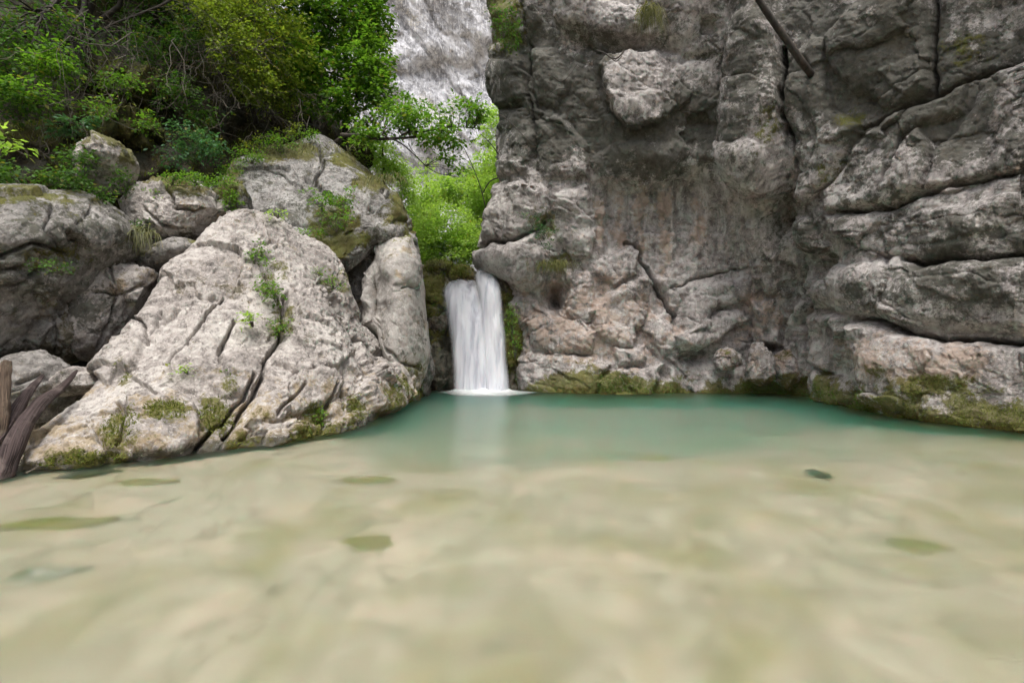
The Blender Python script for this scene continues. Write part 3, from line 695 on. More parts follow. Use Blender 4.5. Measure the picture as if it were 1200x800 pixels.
# upper slab
def slab_feat(x, y, V):
    d = -0.35 * blob(x, y, 395, 268, 30, 20) + crack(x, y, [(372, 165), (382, 190), (372, 215)], 0.12, 4) + crack(x, y, [(300, 190), (350, 215), (380, 245)], 0.06, 3)
    d += block(x, y, [(430, 215), (462, 232), (478, 258), (455, 262), (428, 240)], 0.18, 10) + block(x, y, [(440, 255), (476, 262), (488, 290), (440, 285)], 0.12, 10)
    return d
boulder([(255, 225), (280, 192), (320, 176), (350, 172), (373, 158), (392, 166), (418, 186), (446, 210), (470, 238), (484, 262), (480, 284), (440, 290), (410, 312), (380, 330), (335, 300), (290, 280), (262, 258)], 11.7, 0.75, 'slab',
        'broad weathered slab with mossy right edge, above and behind the huge pale boulder', slab_feat,
        std_mask(7, 0.45, 0.45, 0.15, ((440, 208, 26, 18, 1), (466, 244, 18, 22, 1), (395, 280, 36, 16, 1), (390, 255, 30, 24, .75), (330, 178, 44, 11, 1), (410, 182, 22, 12, .9), (272, 215, 16, 34, .8), (482, 268, 12, 10, .8))),
        tilt=(0.006, -0.012), amp=0.45, seed=23, na=420, nr=130, facet=1.0, p=4.0)
# upper left block
boulder([(-150, 230), (-60, 222), (20, 226), (70, 224), (105, 226), (132, 246), (142, 270), (134, 290), (110, 310), (84, 335), (55, 355), (28, 385), (5, 408), (-60, 440), (-150, 440)], 7.6, 1.3, 'grey',
        'big rough grey block leaning over a dark hollow at the left edge', crk(([(0, 300), (40, 285), (85, 300)], 0.14, 5), ([(60, 235), (55, 270), (80, 300)], 0.10, 4), ([(110, 240), (90, 262)], 0.08, 4), ([(-20, 340), (30, 330), (60, 318)], 0.10, 5)),
        std_mask(8, 0.55, 0.42, 0.1, ((60, 310, 30, 18, .6), (40, 226, 70, 9, .8), (95, 300, 16, 10, .5))), tilt=(0.002, -0.006), amp=0.65, seed=24, na=300, nr=100, facet=1.1, p=2.8)
boulder([(46, 392), (52, 365), (70, 350), (92, 346), (106, 362), (108, 390), (100, 412), (80, 426), (58, 424), (44, 410)], 7.9, 0.5, 'grey', 'rounded brownish stone wedged in the dark hollow under the leaning block', crk(([(60, 360), (70, 390), (64, 415)], 0.05, 3)), std_mask(9, 0.2, 0.5, 0.5), amp=0.45, seed=25, na=160, nr=50)
boulder([(98, 330), (128, 306), (155, 300), (178, 318), (172, 345), (150, 385), (128, 412), (104, 425), (94, 400), (104, 370)], 8.3, 0.6, 'pale', 'cracked slab wedged between the huge pale boulder and the brownish stone', crk(([(110, 340), (140, 345), (165, 335)], 0.10, 4), ([(140, 345), (130, 380), (112, 408)], 0.10, 4), ([(128, 310), (140, 345)], 0.08, 4)), std_mask(10, 0.4, 0.35, 0.1), tilt=(0, -0.004), amp=0.5, seed=26, na=200, nr=60)
boulder([(6, 430), (24, 416), (50, 412), (72, 424), (84, 446), (80, 470), (60, 500), (30, 510), (8, 500), (-6, 465)], 6.9, 0.5, 'grey', 'rounded lichen-spotted boulder behind the driftwood logs', crk(([(20, 450), (45, 440), (70, 450)], 0.05, 4)), std_mask(13, 0.2, 0.25, 0.1), amp=0.4, seed=27, na=180, nr=56)
boulder([(72, 440), (92, 430), (112, 434), (122, 450), (100, 462), (78, 468)], 7.0, 0.35, 'pale', 'small pale stone between the lichen-spotted boulder and the huge one', None, std_mask(14, 0.2, 0.2, 0.1), amp=0.4, seed=28, na=100, nr=32)
boulder([(150, 240), (168, 222), (200, 210), (232, 212), (256, 228), (262, 246), (246, 262), (232, 278), (206, 290), (180, 292), (158, 272)], 9.4, 0.7, 'pale', 'whitish rough rock behind the crest, left of the slab with the mossy edge', crk(([(195, 212), (205, 240), (230, 250)], 0.14, 5), ([(165, 240), (190, 265), (215, 270)], 0.10, 4), ([(230, 250), (250, 240)], 0.1, 4)), std_mask(15, 0.65, 0.3, 0.1, ((200, 212, 30, 7, .9),)), tilt=(0, -0.006), amp=0.6, seed=29, na=220, nr=70)
boulder([(102, 196), (108, 174), (126, 164), (142, 170), (150, 186), (144, 208), (128, 224), (106, 222)], 9.0, 0.55, 'pale', 'white-faced stone under a brown moss cushion, high on the left bank', None, std_mask(16, 0.9, 0.2, 0.0, ((125, 166, 30, 10, .9), (150, 180, 10, 20, .9))), amp=0.5, seed=30, na=150, nr=48)
boulder([(126, 300), (140, 276), (160, 266), (184, 278), (190, 300), (178, 325), (150, 335), (132, 325)], 9.0, 0.5, 'grey', 'dark stone overgrown with dry grass between the leaning block and the crest', None, std_mask(17, 0.8, 0.5, 0.2), amp=0.5, seed=31, na=150, nr=48)
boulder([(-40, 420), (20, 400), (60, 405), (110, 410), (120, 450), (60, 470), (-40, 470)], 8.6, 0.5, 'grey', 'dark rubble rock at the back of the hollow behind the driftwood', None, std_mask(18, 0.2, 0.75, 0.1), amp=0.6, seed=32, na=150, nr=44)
for ol, Y, lab, sd in (
    ([(96, 150), (128, 134), (170, 132), (184, 150), (176, 172), (130, 176), (100, 172)], 9.9, 'brown moss cushion over a rock beside the white-faced stone', 33),
    ([(108, 104), (140, 90), (180, 92), (196, 110), (180, 128), (130, 130)], 10.5, 'olive moss mound under the tangle of dead twigs', 34)):
    o = pillow('mossy_mound', ol, Y + 0.35, 0.6, M['soil'], std_mask(sd, 1.1, 0.2, 0.2, ((np.mean([p[0] for p in ol]), np.mean([p[1] for p in ol]), 60, 40, .8),)), None, (0, -0.005), 1.3, sd, 160, 50, 2.0, ret=True)
    tag(o[0], lab, 'mossy rock', 'mossy mounds on the left bank')
    fz = moss_fuzz(o[1], o[2], np.clip(o[3][:, 0] - 0.3, 0, 1), 2200, 0.05, M['moss'], 'moss', o[0]); fz['kind'] = 'stuff'

# ================================================================== WATERFALL LEDGE
led = pillow('ledge_rock', [(476, 330), (490, 312), (520, 320), (545, 326), (575, 318), (600, 326), (622, 345), (622, 480), (560, 490), (470, 485)], 14.4, 0.9, M['mossrock'],
             lambda x, y, V, N: mk(np.clip(0.9 * patch(x, y, 508, 360, 16, 60) + 0.9 * patch(x, y, 600, 390, 16, 55) + 0.3 * fbm(V * 2, 3), 0, 1), None, np.clip(0.9 * patch(x, y, 525, 410, 22, 55) + 0.7 * patch(x, y, 590, 430, 20, 40), 0, 1), n=len(V)),
             lambda x, y, V: 0.25 * block(x, y, [(497, 380), (520, 385), (528, 430), (515, 460), (496, 450)], 1.0, 14) - 0.4 * blob(x, y, 520, 415, 9, 26) + 0.3 * block(x, y, [(494, 320), (516, 325), (526, 360), (515, 382), (496, 370)], 1.0, 12), (0, 0), 0.7, 40, 260, 90, 1.2, 3.4, ret=True)
tag(led[0], 'dark mossy rock step that the waterfall pours over', 'rock ledge')
fz = moss_fuzz(led[1], led[2], np.clip(led[3][:, 0] - 0.4, 0, 1), 4500, 0.05, M['moss'], 'moss', led[0]); fz['kind'] = 'stuff'
for ol, Y, lab, sd in (
    ([(496, 318), (500, 307), (512, 304), (522, 310), (522, 324), (510, 332), (498, 330)], 13.75, 'mossy stone at the left end of the waterfall lip', 41),
    ([(512, 310), (520, 304), (530, 308), (530, 320), (520, 326)], 14.3, 'small mossy stone between the two larger ones on the waterfall lip', 42),
    ([(526, 322), (532, 311), (543, 309), (554, 315), (557, 326), (545, 332), (530, 330)], 13.75, 'rounded mossy stone in the middle of the waterfall lip', 43),
    ([(497, 352), (510, 345), (524, 355), (527, 382), (512, 395), (498, 385)], 13.6, 'mossy bulging stone left of the falling water', 44),
    ([(498, 402), (512, 398), (524, 415), (526, 445), (514, 458), (499, 450)], 13.5, 'wet dark stone low down on the left of the falling water', 45)):
    o = pillow('mossy_stone', ol, Y, 0.35, M['mossrock'], std_mask(sd, 1.2 if sd < 45 else 0.5, 0.2 if sd < 45 else 0.55, 0.3, ((np.mean([p[0] for p in ol]), min(p[1] for p in ol) + 5, 20, 16, .8 if sd < 45 else .3),)), None, (0, 0), 0.4, sd, 110, 36, 2.0, ret=True)
    tag(o[0], lab, 'mossy stone', 'mossy stones around the waterfall')
    if sd < 45:
        fz = moss_fuzz(o[1], o[2], np.clip(o[3][:, 0] - 0.2, 0, 1), 1300, 0.04, M['moss'], 'moss', o[0]); fz['kind'] = 'stuff'
for ol, Y, lab, sd in (
    ([(838, 424), (842, 411), (854, 407), (866, 414), (868, 428), (858, 434), (842, 433)], 12.55, 'small rounded stone on the mossy foot of the back wall', 46),
    ([(876, 445), (878, 415), (884, 402), (898, 404), (906, 420), (905, 446), (890, 452)], 12.3, 'upright stone standing in the corner of the cliff', 47),
    ([(906, 440), (910, 420), (922, 412), (932, 424), (932, 448), (918, 454)], 12.3, 'squat stone in the corner of the cliff, right of the upright one', 48)):
    o = pillow('cliff_foot_stone', ol, Y, 0.4, M['cliff'], std_mask(sd, 0.4, 0.25, 0.4, ((np.mean([p[0] for p in ol]), 450, 30, 9, .8),)), None, (0, 0), 0.4, sd, 120, 40, 1.8)
    tag(o, lab, 'stone', 'stones at the foot of the cliff')

# ================================================================== WATERFALL
def water_mat():
    m, nt = new_mat('silky_white_water'); b = NB(nt)
    tc = b.n('ShaderNodeTexCoord').outputs['Object']
    at = b.n('ShaderNodeAttribute', attribute_name='mask'); sep = b.n('ShaderNodeSeparateColor'); b.l(at.outputs['Color'], sep.inputs[0])
    s1 = b.noise(b.mapping(tc, (3.6, 3.6, 0.12)), 2.0, 3, 0.45, 0.15); s2 = b.noise(b.mapping(tc, (16, 16, 0.3)), 2.0, 3, 0.5)
    st = b.math('ADD', b.math('MULTIPLY', s1, 0.85), b.math('MULTIPLY', s2, 0.15))
    a = b.math('MULTIPLY', b.ramp(st, [(0.32, 0.66), (0.50, 1.0)]), sep.outputs[0], clamp=True)
    p = b.n('ShaderNodeBsdfPrincipled'); b.l(b.ramp(st, [(0.36, (0.66, 0.67, 0.76)), (0.58, (0.88, 0.88, 0.92))]), p.inputs['Base Color']); p.inputs['Roughness'].default_value = 0.5
    p.inputs['Specular IOR Level'].default_value = 0.3
    tl = b.n('ShaderNodeBsdfTranslucent'); tl.inputs[0].default_value = (0.85, 0.87, 0.9, 1)
    mx = b.n('ShaderNodeMixShader'); mx.inputs[0].default_value = 0.35; b.l(p.outputs[0], mx.inputs[1]); b.l(tl.outputs[0], mx.inputs[2])
    tr = b.n('ShaderNodeBsdfTransparent'); m2 = b.n('ShaderNodeMixShader'); b.l(a, m2.inputs[0]); b.l(tr.outputs[0], m2.inputs[1]); b.l(mx.outputs[0], m2.inputs[2])
    bu = b.n('ShaderNodeBump'); bu.inputs['Strength'].default_value = 0.25; bu.inputs['Distance'].default_value = 0.05; b.l(st, bu.inputs['Height']); b.l(bu.outputs[0], p.inputs['Normal'])
    o = b.n('ShaderNodeOutputMaterial'); b.l(m2.outputs[0], o.inputs[0])
    return m
M['fall'] = water_mat()
fall = thing('waterfall', 'silky white waterfall in two merging strands dropping into the turquoise pool', 'waterfall', un(562, 460, 13.1))
def strand(name, left, right, label, Ytop, Ybot, back, th=0.10):
    nv, nu = 90, 40
    t = np.linspace(0, 1, nv)
    L = crom(np.array(left, float), nv); Rr = crom(np.array(right, float), nv)
    u = np.linspace(0, 1, nu)[None, :]
    px = L[:, :1] * (1 - u) + Rr[:, :1] * u; py = L[:, 1:] * (1 - u) + Rr[:, 1:] * u
    py = py + (-6 * np.sin(u * math.pi) ** 0.8 + 3 * perlin(np.stack([u[0] * 4, 0 * u[0], 0 * u[0]], 1), 3 + len(bpy.data.objects) % 7)[None, :]) * ((1 - t) ** 4)[:, None]
    Yc = Ytop + (Ybot - Ytop) * (t ** 0.55)[:, None] - 0.14 * np.sin(u * math.pi) + 0 * px
    G = np.stack([(px - 600) / F * Yc, Yc, CAMZ - (py - 400) / F * Yc], -1)
    # the sheet leaves a horizontal tongue of water on the ledge
    tongue = np.repeat(G[:1], 8, 0); k = np.linspace(1, 0, 9)[:-1][:, None, None]
    tongue = tongue + k * np.array([back, 1.3, 0.10])
    G = np.concatenate([tongue, G], 0)
    P = G.reshape(-1, 3)
    G = G + (np.array([0, -1, 0]) * (0.05 * perlin(P * np.array([7, 7, 0.5]), 4) + 0.02 * perlin(P * np.array([20, 20, 0.7]), 5))[:, None]).reshape(G.shape)
    uu = np.repeat(u, len(G), 0); tt = np.concatenate([np.zeros(8), t])[:, None]
    w = np.minimum(uu, 1 - uu)
    al = sstep(0.0, 0.24, w + 0.03 * perlin(P * np.array([2, 2, 1.5]), 8).reshape(w.shape)) * (0.25 + 0.75 * sstep(0.0, 0.22, tt + 0.05 * perlin(P * np.array([4, 4, 0.5]), 9).reshape(w.shape))) + 0 * uu
    bk = G + np.array([0, th, 0])
    V = np.concatenate([G.reshape(-1, 3), bk.reshape(-1, 3)]); nr = len(G)
    f = np.concatenate([grid_faces(nr, nu), grid_faces(nr, nu)[:, ::-1] + nr * nu])
    a2 = np.concatenate([al.ravel(), al.ravel() * 0.9]); 
    o = mesh_obj(name, V, f, M['fall'], fall, True, np.stack([a2, a2, a2], 1))
    o['label'] = label
strand('strand', [(515, 336), (518, 352), (524, 385), (528, 420), (531, 459)], [(560, 331), (566, 350), (574, 385), (578, 420), (581, 459)], 'wide left strand', 13.6, 12.95, 0.1)
strand('strand', [(554, 322), (559, 345), (563, 385), (565, 420), (566, 459)], [(579, 321), (587, 336), (592, 380), (595, 420), (598, 459)], 'narrow right strand falling from a slightly higher lip', 13.7, 12.9, -0.1)
def foam_mat():
    m, nt = new_mat('white_foam'); b = NB(nt)
    tc = b.n('ShaderNodeTexCoord').outputs['Object']
    at = b.n('ShaderNodeAttribute', attribute_name='mask'); sep = b.n('ShaderNodeSeparateColor'); b.l(at.outputs['Color'], sep.inputs[0])
    n = b.noise(b.mapping(tc, (1, 2.5, 1)), 3.0, 4, 0.6)
    a = b.math('MULTIPLY', sep.outputs[0], b.ramp(n, [(0.3, 0.55), (0.6, 1.0)]), clamp=True)
    p = b.n('ShaderNodeBsdfPrincipled'); p.inputs['Base Color'].default_value = (0.85, 0.88, 0.88, 1); p.inputs['Roughness'].default_value = 0.8
    tr = b.n('ShaderNodeBsdfTransparent'); mx = b.n('ShaderNodeMixShader'); b.l(a, mx.inputs[0]); b.l(tr.outputs[0], mx.inputs[1]); b.l(p.outputs[0], mx.inputs[2])
    o = b.n('ShaderNodeOutputMaterial'); b.l(mx.outputs[0], o.inputs[0]); return m
M['foam'] = foam_mat()
n1, n2 = 40, 72
rr = np.linspace(0.0, 1, n1)[:, None]; aa = np.linspace(0, 2 * math.pi, n2, endpoint=False)[None, :]
fx = -0.75 + rr * 1.25 * np.cos(aa) * (1 + 0.12 * np.sin(3 * aa)) + 0.15 * rr; fy = 12.95 + rr * 0.85 * np.sin(aa)
fz_ = 0.006 + 0.16 * np.exp(-((fx + 0.75) / 0.85) ** 4 - ((fy - 12.95) / 0.26) ** 2) * (0.6 + 0.6 * np.abs(perlin(np.stack([fx.ravel() * 5, fy.ravel() * 5, fx.ravel() * 0], 1), 3)).reshape(fx.shape)) 
G = np.stack([fx, fy, fz_], -1)
al = np.clip(1 - rr * 1.0, 0, 1) ** 0.8 * np.ones_like(aa)
mesh_obj('foam', G.reshape(-1, 3), grid_faces(n1, n2, True), M['foam'], fall, True, np.repeat(al.reshape(-1, 1), 3, 1))

# ================================================================== POOL BED AND WATER
def bed_z(X, Y):
    deep = sstep(5.6, 10.8, Y + 0.9 * perlin(np.stack([X * 0.45, Y * 0.45, 0 * X], 1), 88) - 0.75 * np.maximum(0, -X - 1.6) - 0.15 * np.maximum(0, X - 3))
    z = -0.30 - 0.02 * np.clip(Y, 0, 8) - 1.9 * deep
    P = np.stack([X, Y, 0 * X], 1)
    sd = ((X + 4.8) * 3.0 - (Y - 5.2) * 2.6) / 3.97           # sand shoals against the foot of the left bank
    z += 0.24 * np.clip(1 - sd / 1.1, 0, 1) * sstep(9.5, 7.6, Y) * sstep(-0.5, 1.5, Y) * (sd > -3)
    z += 0.05 * fbm(P * 0.9, 3, 0.5, 81) + 0.02 * perlin(P * 3.1, 84)
    return z
def bed_mat():
    m, nt = new_mat('sandy_stream_bed'); b = NB(nt)
    tc = b.n('ShaderNodeTexCoord').outputs['Object']
    v1 = b.mapping(tc, (1.0, 0.8, 1)); n1 = b.noise(v1, 1.1, 6, 0.62, 0.4); n2 = b.noise(v1, 5.0, 6, 0.65, 0.4); n3 = b.noise(tc, 1.9, 3, 0.5, 0.3)
    c = b.mix(b.ramp(n2, [(0.42, 0.0), (0.58, 1.0)]), (0.44, 0.355, 0.26), (0.57, 0.475, 0.37))
    c = b.mix(b.ramp(n3, [(0.52, 0.0), (0.66, 0.55)]), c, (0.76, 0.58, 0.46))
    alg = b.ramp(b.math('ADD', b.math('MULTIPLY', n1, 0.7), b.math('MULTIPLY', n2, 0.3)), [(0.48, 0.0), (0.60, 0.6)])
    c = b.mix(alg, c, b.mix(n3, (0.26, 0.205, 0.06), (0.36, 0.29, 0.09)))
    n4 = b.noise(tc, 5.5, 4, 0.6, 0.4)
    c = b.mix(b.ramp(n4, [(0.57, 0.0), (0.68, 0.5)]), c, (0.20, 0.155, 0.09))
    p = b.n('ShaderNodeBsdfPrincipled'); b.l(c, p.inputs['Base Color']); p.inputs['Roughness'].default_value = 0.95
    o = b.n('ShaderNodeOutputMaterial'); b.l(p.outputs[0], o.inputs[0]); return m
M['bed'] = bed_mat()
gx = np.concatenate([-np.geomspace(400, 9, 14), np.linspace(-8.5, 9.5, 150), np.geomspace(10, 400, 14)])
gy = np.concatenate([-np.geomspace(400, 5, 14), np.linspace(-4.5, 15, 170), np.geomspace(15.5, 400, 12)])
GX, GY = np.meshgrid(gx, gy)
z = bed_z(GX.ravel(), GY.ravel())
far_out = np.clip((np.hypot(GX.ravel(), GY.ravel()) - 17) / 10, 0, 1)
z = np.where(far_out > 0, z * (1 - far_out) - 0.6 * far_out, z)
o = mesh_obj('stream_bed', np.stack([GX.ravel(), GY.ravel(), z], 1), grid_faces(len(gy), len(gx)), M['bed'], origin=np.zeros(3))
o['kind'] = 'structure'

WATER_BLUR, WATER_DENS = 0.33, 0.27
def pool_mat():
    m, nt = new_mat('turquoise_pool_water'); b = NB(nt)
    tc = b.n('ShaderNodeTexCoord').outputs['Object']
    bu = b.n('ShaderNodeBump'); bu.inputs['Strength'].default_value = 0.10; bu.inputs['Distance'].default_value = 0.05
    b.l(b.noise(b.mapping(tc, (0.8, 2.0, 1)), 2.2, 3, 0.5, 0.3), bu.inputs['Height'])
    rf = b.n('ShaderNodeBsdfRefraction'); rf.inputs['IOR'].default_value = 1.33; rf.inputs['Roughness'].default_value = WATER_BLUR; rf.inputs['Color'].default_value = (0.97, 1.0, 0.98, 1)
    gl = b.n('ShaderNodeBsdfGlossy'); gl.inputs['Roughness'].default_value = 0.20
    b.l(bu.outputs[0], rf.inputs['Normal']); b.l(bu.outputs[0], gl.inputs['Normal'])
    fr = b.n('ShaderNodeFresnel'); fr.inputs['IOR'].default_value = 1.33
    mx = b.n('ShaderNodeMixShader'); b.l(b.math('MULTIPLY', fr.outputs[0], 0.65), mx.inputs[0]); b.l(rf.outputs[0], mx.inputs[1]); b.l(gl.outputs[0], mx.inputs[2])
    vs = b.n('ShaderNodeVolumeScatter'); vs.inputs['Color'].default_value = (0.16, 0.98, 0.74, 1); vs.inputs['Density'].default_value = WATER_DENS
    va = b.n('ShaderNodeVolumeAbsorption'); va.inputs['Color'].default_value = (0.25, 0.88, 0.70, 1); va.inputs['Density'].default_value = 0.13
    ad = b.n('ShaderNodeAddShader'); b.l(vs.outputs[0], ad.inputs[0]); b.l(va.outputs[0], ad.inputs[1])
    o = b.n('ShaderNodeOutputMaterial'); b.l(mx.outputs[0], o.inputs[0]); b.l(ad.outputs[0], o.inputs['Volume']); return m
M['pool'] = pool_mat()
x0, x1, y0, y1, zb = -30, 30, -22, 14.4, -4.0
Vw = [(x0, y0, 0), (x1, y0, 0), (x1, y1, 0), (x0, y1, 0), (x0, y0, zb), (x1, y0, zb), (x1, y1, zb), (x0, y1, zb)]
o = mesh_obj('water', Vw, [(0, 1, 2, 3), (7, 6, 5, 4), (0, 4, 5, 1), (1, 5, 6, 2), (2, 6, 7, 3), (3, 7, 4, 0)], M['pool'], smooth=False, origin=np.zeros(3))
o['kind'] = 'structure'

def under(px, py):
    """where the bed seen through the (refracting) surface at a photo pixel lies"""
    S = wl(px, py); h = math.hypot(S[0], S[1]); si = h / math.hypot(h, CAMZ); st = si / 1.33; tt = st / math.sqrt(1 - st * st)
    d = 0.4
    for _ in range(8):
        P = S[:2] * (1 + d * tt / h); d = -float(bed_z(np.array([P[0]]), np.array([P[1]]))[0])
    return np.array([P[0], P[1], -d])

def sub_stone(px, py, rx, ry, hz, mat, label, rot=0.0, sd=0):
    c = under(px, py); na, nr = 40, 20
    th = np.linspace(0.0, math.pi, nr)[:, None]; ph = np.linspace(0, 2 * math.pi, na, endpoint=False)[None, :]
    D = np.stack([np.sin(th) * np.cos(ph), np.sin(th) * np.sin(ph), np.cos(th) + 0 * ph], -1).reshape(-1, 3)
    r = 1 + 0.55 * perlin(D * 1.1 + sd, sd) + 0.25 * perlin(D * 2.6 + sd, sd + 1) + 0.1 * perlin(D * 6 + sd, sd + 2)
    P = D * r[:, None] * np.array([rx, ry, hz]); ca, sa = math.cos(rot), math.sin(rot)
    P = P @ np.array([[ca, sa, 0], [-sa, ca, 0], [0, 0, 1]]) + c + np.array([0, 0, -hz * 0.30])
    o = mesh_obj('submerged_stone', P, grid_faces(nr, na, True), M[mat], None, True, np.stack([np.clip(0.55 + perlin(D * 2, sd + 3), 0, 1), 0 * r + 0.3, 0 * r], 1))
    tag(o, label, 'stone', 'stones lying on the pool bed')
M['sub_olive'] = rock_mat('algae_stone', (0.40, 0.33, 0.17), (0.33, 0.27, 0.13), (0.24, 0.195, 0.09), 1.0, 0.2, 0.3, moss=((0.34, 0.32, 0.07), (0.22, 0.21, 0.05)))
M['sub_dark'] = rock_mat('dark_bed_stone', (0.11, 0.10, 0.07), (0.075, 0.07, 0.05), (0.04, 0.037, 0.028), 1.0, 0.2, 0.3)
M['sub_pale'] = rock_mat('pale_bed_stone', (0.60, 0.56, 0.50), (0.48, 0.44, 0.38), (0.34, 0.30, 0.25), 0.8, 0.1, 0.3)
SS = [(432, 634, .16, .13, .10, 'sub_olive', 'rounded olive stone alone on the sand left of the middle of the pool', .3),
      (958, 556, .13, .22, .14, 'sub_dark', 'almost black stone showing through the water on the right side', -.6),
      (165, 564, .34, .12, .10, 'sub_olive', 'long dark streaky stone just off the foot of the huge pale boulder', .1),
      (70, 612, .40, .14, .09, 'sub_olive', 'flat olive stone in the shallows in front of the logs', .2),
      (62, 672, .22, .12, .07, 'sub_pale', 'pale bluish stone in the shallows near the left edge', .4),
      (435, 562, .35, .14, .10, 'sub_olive', 'low olive stone at the edge of the turquoise deep', .1),
      (772, 537, .22, .2, .10, 'sub_olive', 'small dim stone in the middle of the pool, before the turquoise deep', 0),
      (1080, 640, .20, .12, .06, 'sub_olive', 'olive stone in the shallows towards the right edge', -.5)]
for i, (a, b_, c_, d_, e_, m_, lab, rot) in enumerate(SS): sub_stone(a, b_, c_, d_, e_, m_, lab, rot, 60 + i)

# ================================================================== BANK, UPPER GROUND, DISTANT CLIFF
def build_hill():
    R = [[(-560, 700, 7.0), (-250, 640, 7.4), (-20, 600, 8.2), (150, 560, 9.4), (280, 520, 11.4), (380, 480, 14), (440, 450, 17)],
         [(-500, 440, 9.0), (-200, 430, 9.8), (0, 430, 9.6), (150, 400, 10.2), (280, 360, 11.8), (380, 330, 14), (440, 330, 17)],
         [(-500, 250, 9.0), (-200, 240, 9.2), (0, 232, 9.3), (150, 225, 10.0), (280, 215, 12.0), (380, 225, 14), (440, 240, 17)],
         [(-500, 80, 9.5), (-200, 110, 9.7), (0, 130, 10.0), (150, 128, 10.9), (280, 140, 12.7), (370, 162, 14.4), (425, 195, 17)],
         [(-500, -100, 10.5), (-200, -60, 10.8), (0, -20, 11.4), (150, 5, 12.4), (250, 45, 13.6), (330, 95, 15.4), (400, 140, 18)],
         [(-500, -420, 13), (-200, -330, 14), (0, -250, 14), (150, -200, 15), (250, -120, 16), (310, 10, 17.5), (370, 80, 20)],
         [(-700, -420, 30), (-300, -330, 30), (-100, -260, 30), (50, -180, 30), (200, -90, 30), (290, 20, 30), (350, 90, 30)]]
    A = crom(crom(np.array([[un(*p) for p in r] for r in R]), 260, 0), 300, 1)
    N = normals(A); N = N if N[..., 2].mean() > 0 else -N
    V = A.reshape(-1, 3); N = N.reshape(-1, 3)
    d = 0.45 * fbm(V * 0.7, 4, 0.5, 110) + rock_noise(V, 0.7, 113, 0.9)
    V = V + N * d[:, None]
    h = fbm(V * 1.3, 4, 0.5, 115)
    mask = np.stack([np.clip(0.45 + 0.9 * h, 0, 1), 0 * h + 0.2, np.clip(0.3 - h, 0, 1)], 1)
    o = mesh_obj('hillside', V, grid_faces(260, 300), M['soil'], None, True, mask); o['kind'] = 'structure'
    return V, N, mask
HV, HN, HM = build_hill()
x, y = pix(HV)
fz = moss_fuzz(HV, HN, np.where((x > 0) & (x < 430) & (y > -20) & (y < 260), np.clip(HM[:, 0] - 0.3, 0, 1), 0), 9000, 0.06, M['moss'], 'hillside_moss', None)
tag(fz, 'moss and short grass on the dark slope above the boulders', 'moss', kind='stuff')

def build_unseen_slopes():
    """unseen slopes behind the viewer, added to block low sky light; the gorge continued"""
    th = np.radians(np.linspace(140, 400, 150)); k = np.linspace(0, 1, 60)
    R0 = 11 + 1.5 * np.sin(th * 3)
    R = R0[None, :] + 13 * k[:, None] ** 1.3; Z = -0.8 + 17 * k[:, None] ** 0.9 + 0 * R
    V = np.stack([R * np.cos(th)[None], R * np.sin(th)[None] - 3.0, Z], -1).reshape(-1, 3)
    V = V + np.stack([perlin(V * 0.35, 141), perlin(V * 0.35, 142), perlin(V * 0.35, 143)], 1) * 1.4 + 0.3 * fbm(V * 1.1, 3, 0.5, 144)[:, None]
    o = mesh_obj('unseen_slopes', V, grid_faces(60, 150), M['soil'], None, True, np.stack([np.full(len(V), 0.8), np.zeros(len(V)), np.zeros(len(V))], 1), origin=np.zeros(3)); o['kind'] = 'structure'
build_unseen_slopes()  # added out of view to darken light coming in low
gx = np.linspace(-16, 16, 90); gy = np.linspace(14.2, 62, 110); GX, GY = np.meshgrid(gx, gy); P = np.stack([GX.ravel(), GY.ravel(), 0 * GX.ravel()], 1)
z = 2.55 + 0.05 * (P[:, 1] - 14.2) + 0.35 * fbm(P * 0.3, 4, 0.5, 120) * np.clip((P[:, 1] - 14) / 4, 0, 1) + 0.5 * np.clip((np.abs(P[:, 0] + 1.2) - 2.5) / 3, 0, 3)
o = mesh_obj('upper_ground', np.stack([P[:, 0], P[:, 1], z], 1), grid_faces(110, 90), M['soil'], None, True, np.stack([np.full(len(P), 0.9), np.zeros(len(P)), np.zeros(len(P))], 1)); o['kind'] = 'structure'

def build_far():
    nx, nz = 330, 420
    X = np.linspace(-34, 26, nx); Z = np.linspace(2, 75, nz); GX, GZ = np.meshgrid(X, Z)
    Y = 60 + 0.05 * (GZ - 20) + 0.012 * (GX + 8) ** 2 * 0
    V = np.stack([GX, Y, GZ], -1).reshape(-1, 3)
    a = math.radians(-38); Q = V @ np.array([[math.cos(a), 0, -math.sin(a)], [0, 1, 0], [math.sin(a), 0, math.cos(a)]]).T
    d = 1.8 * fbm(V * 0.06, 3, 0.5, 130) + 0.8 * fbm(Q * np.array([0.26, 0.2, 0.09]), 5, 0.55, 133) + 0.22 * fbm(V * np.array([0.7, 0.2, 0.10]), 3, 0.5, 136) + rock_noise(Q * np.array([0.3, 0.3, 0.15]), 3.2, 135, 0.8)
    d += 0.03 * fbm(V * 1.8, 3, 0.65, 138)
    x, y = pix(V); x = x + 6 * perlin(V * 0.3, 3) + 3 * perlin(V, 4); y = y + 6 * perlin(V * 0.3, 5) + 3 * perlin(V, 6)
    d += 1.3 * block(x, y, [(430, -200), (640, -200), (600, 40), (545, 78), (520, 66), (470, 92), (430, 80)], 1.0, 16)
    V = V + np.array([0, -1, 0]) * d[:, None]
    h = fbm(V * 0.2, 4, 0.5, 137)
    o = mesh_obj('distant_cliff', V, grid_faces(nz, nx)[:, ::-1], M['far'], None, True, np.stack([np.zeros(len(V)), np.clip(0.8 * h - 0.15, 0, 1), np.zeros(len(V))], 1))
    tag(o, 'pale streaked rock wall far behind, rising over the green bushes above the waterfall', 'cliff')
build_far()

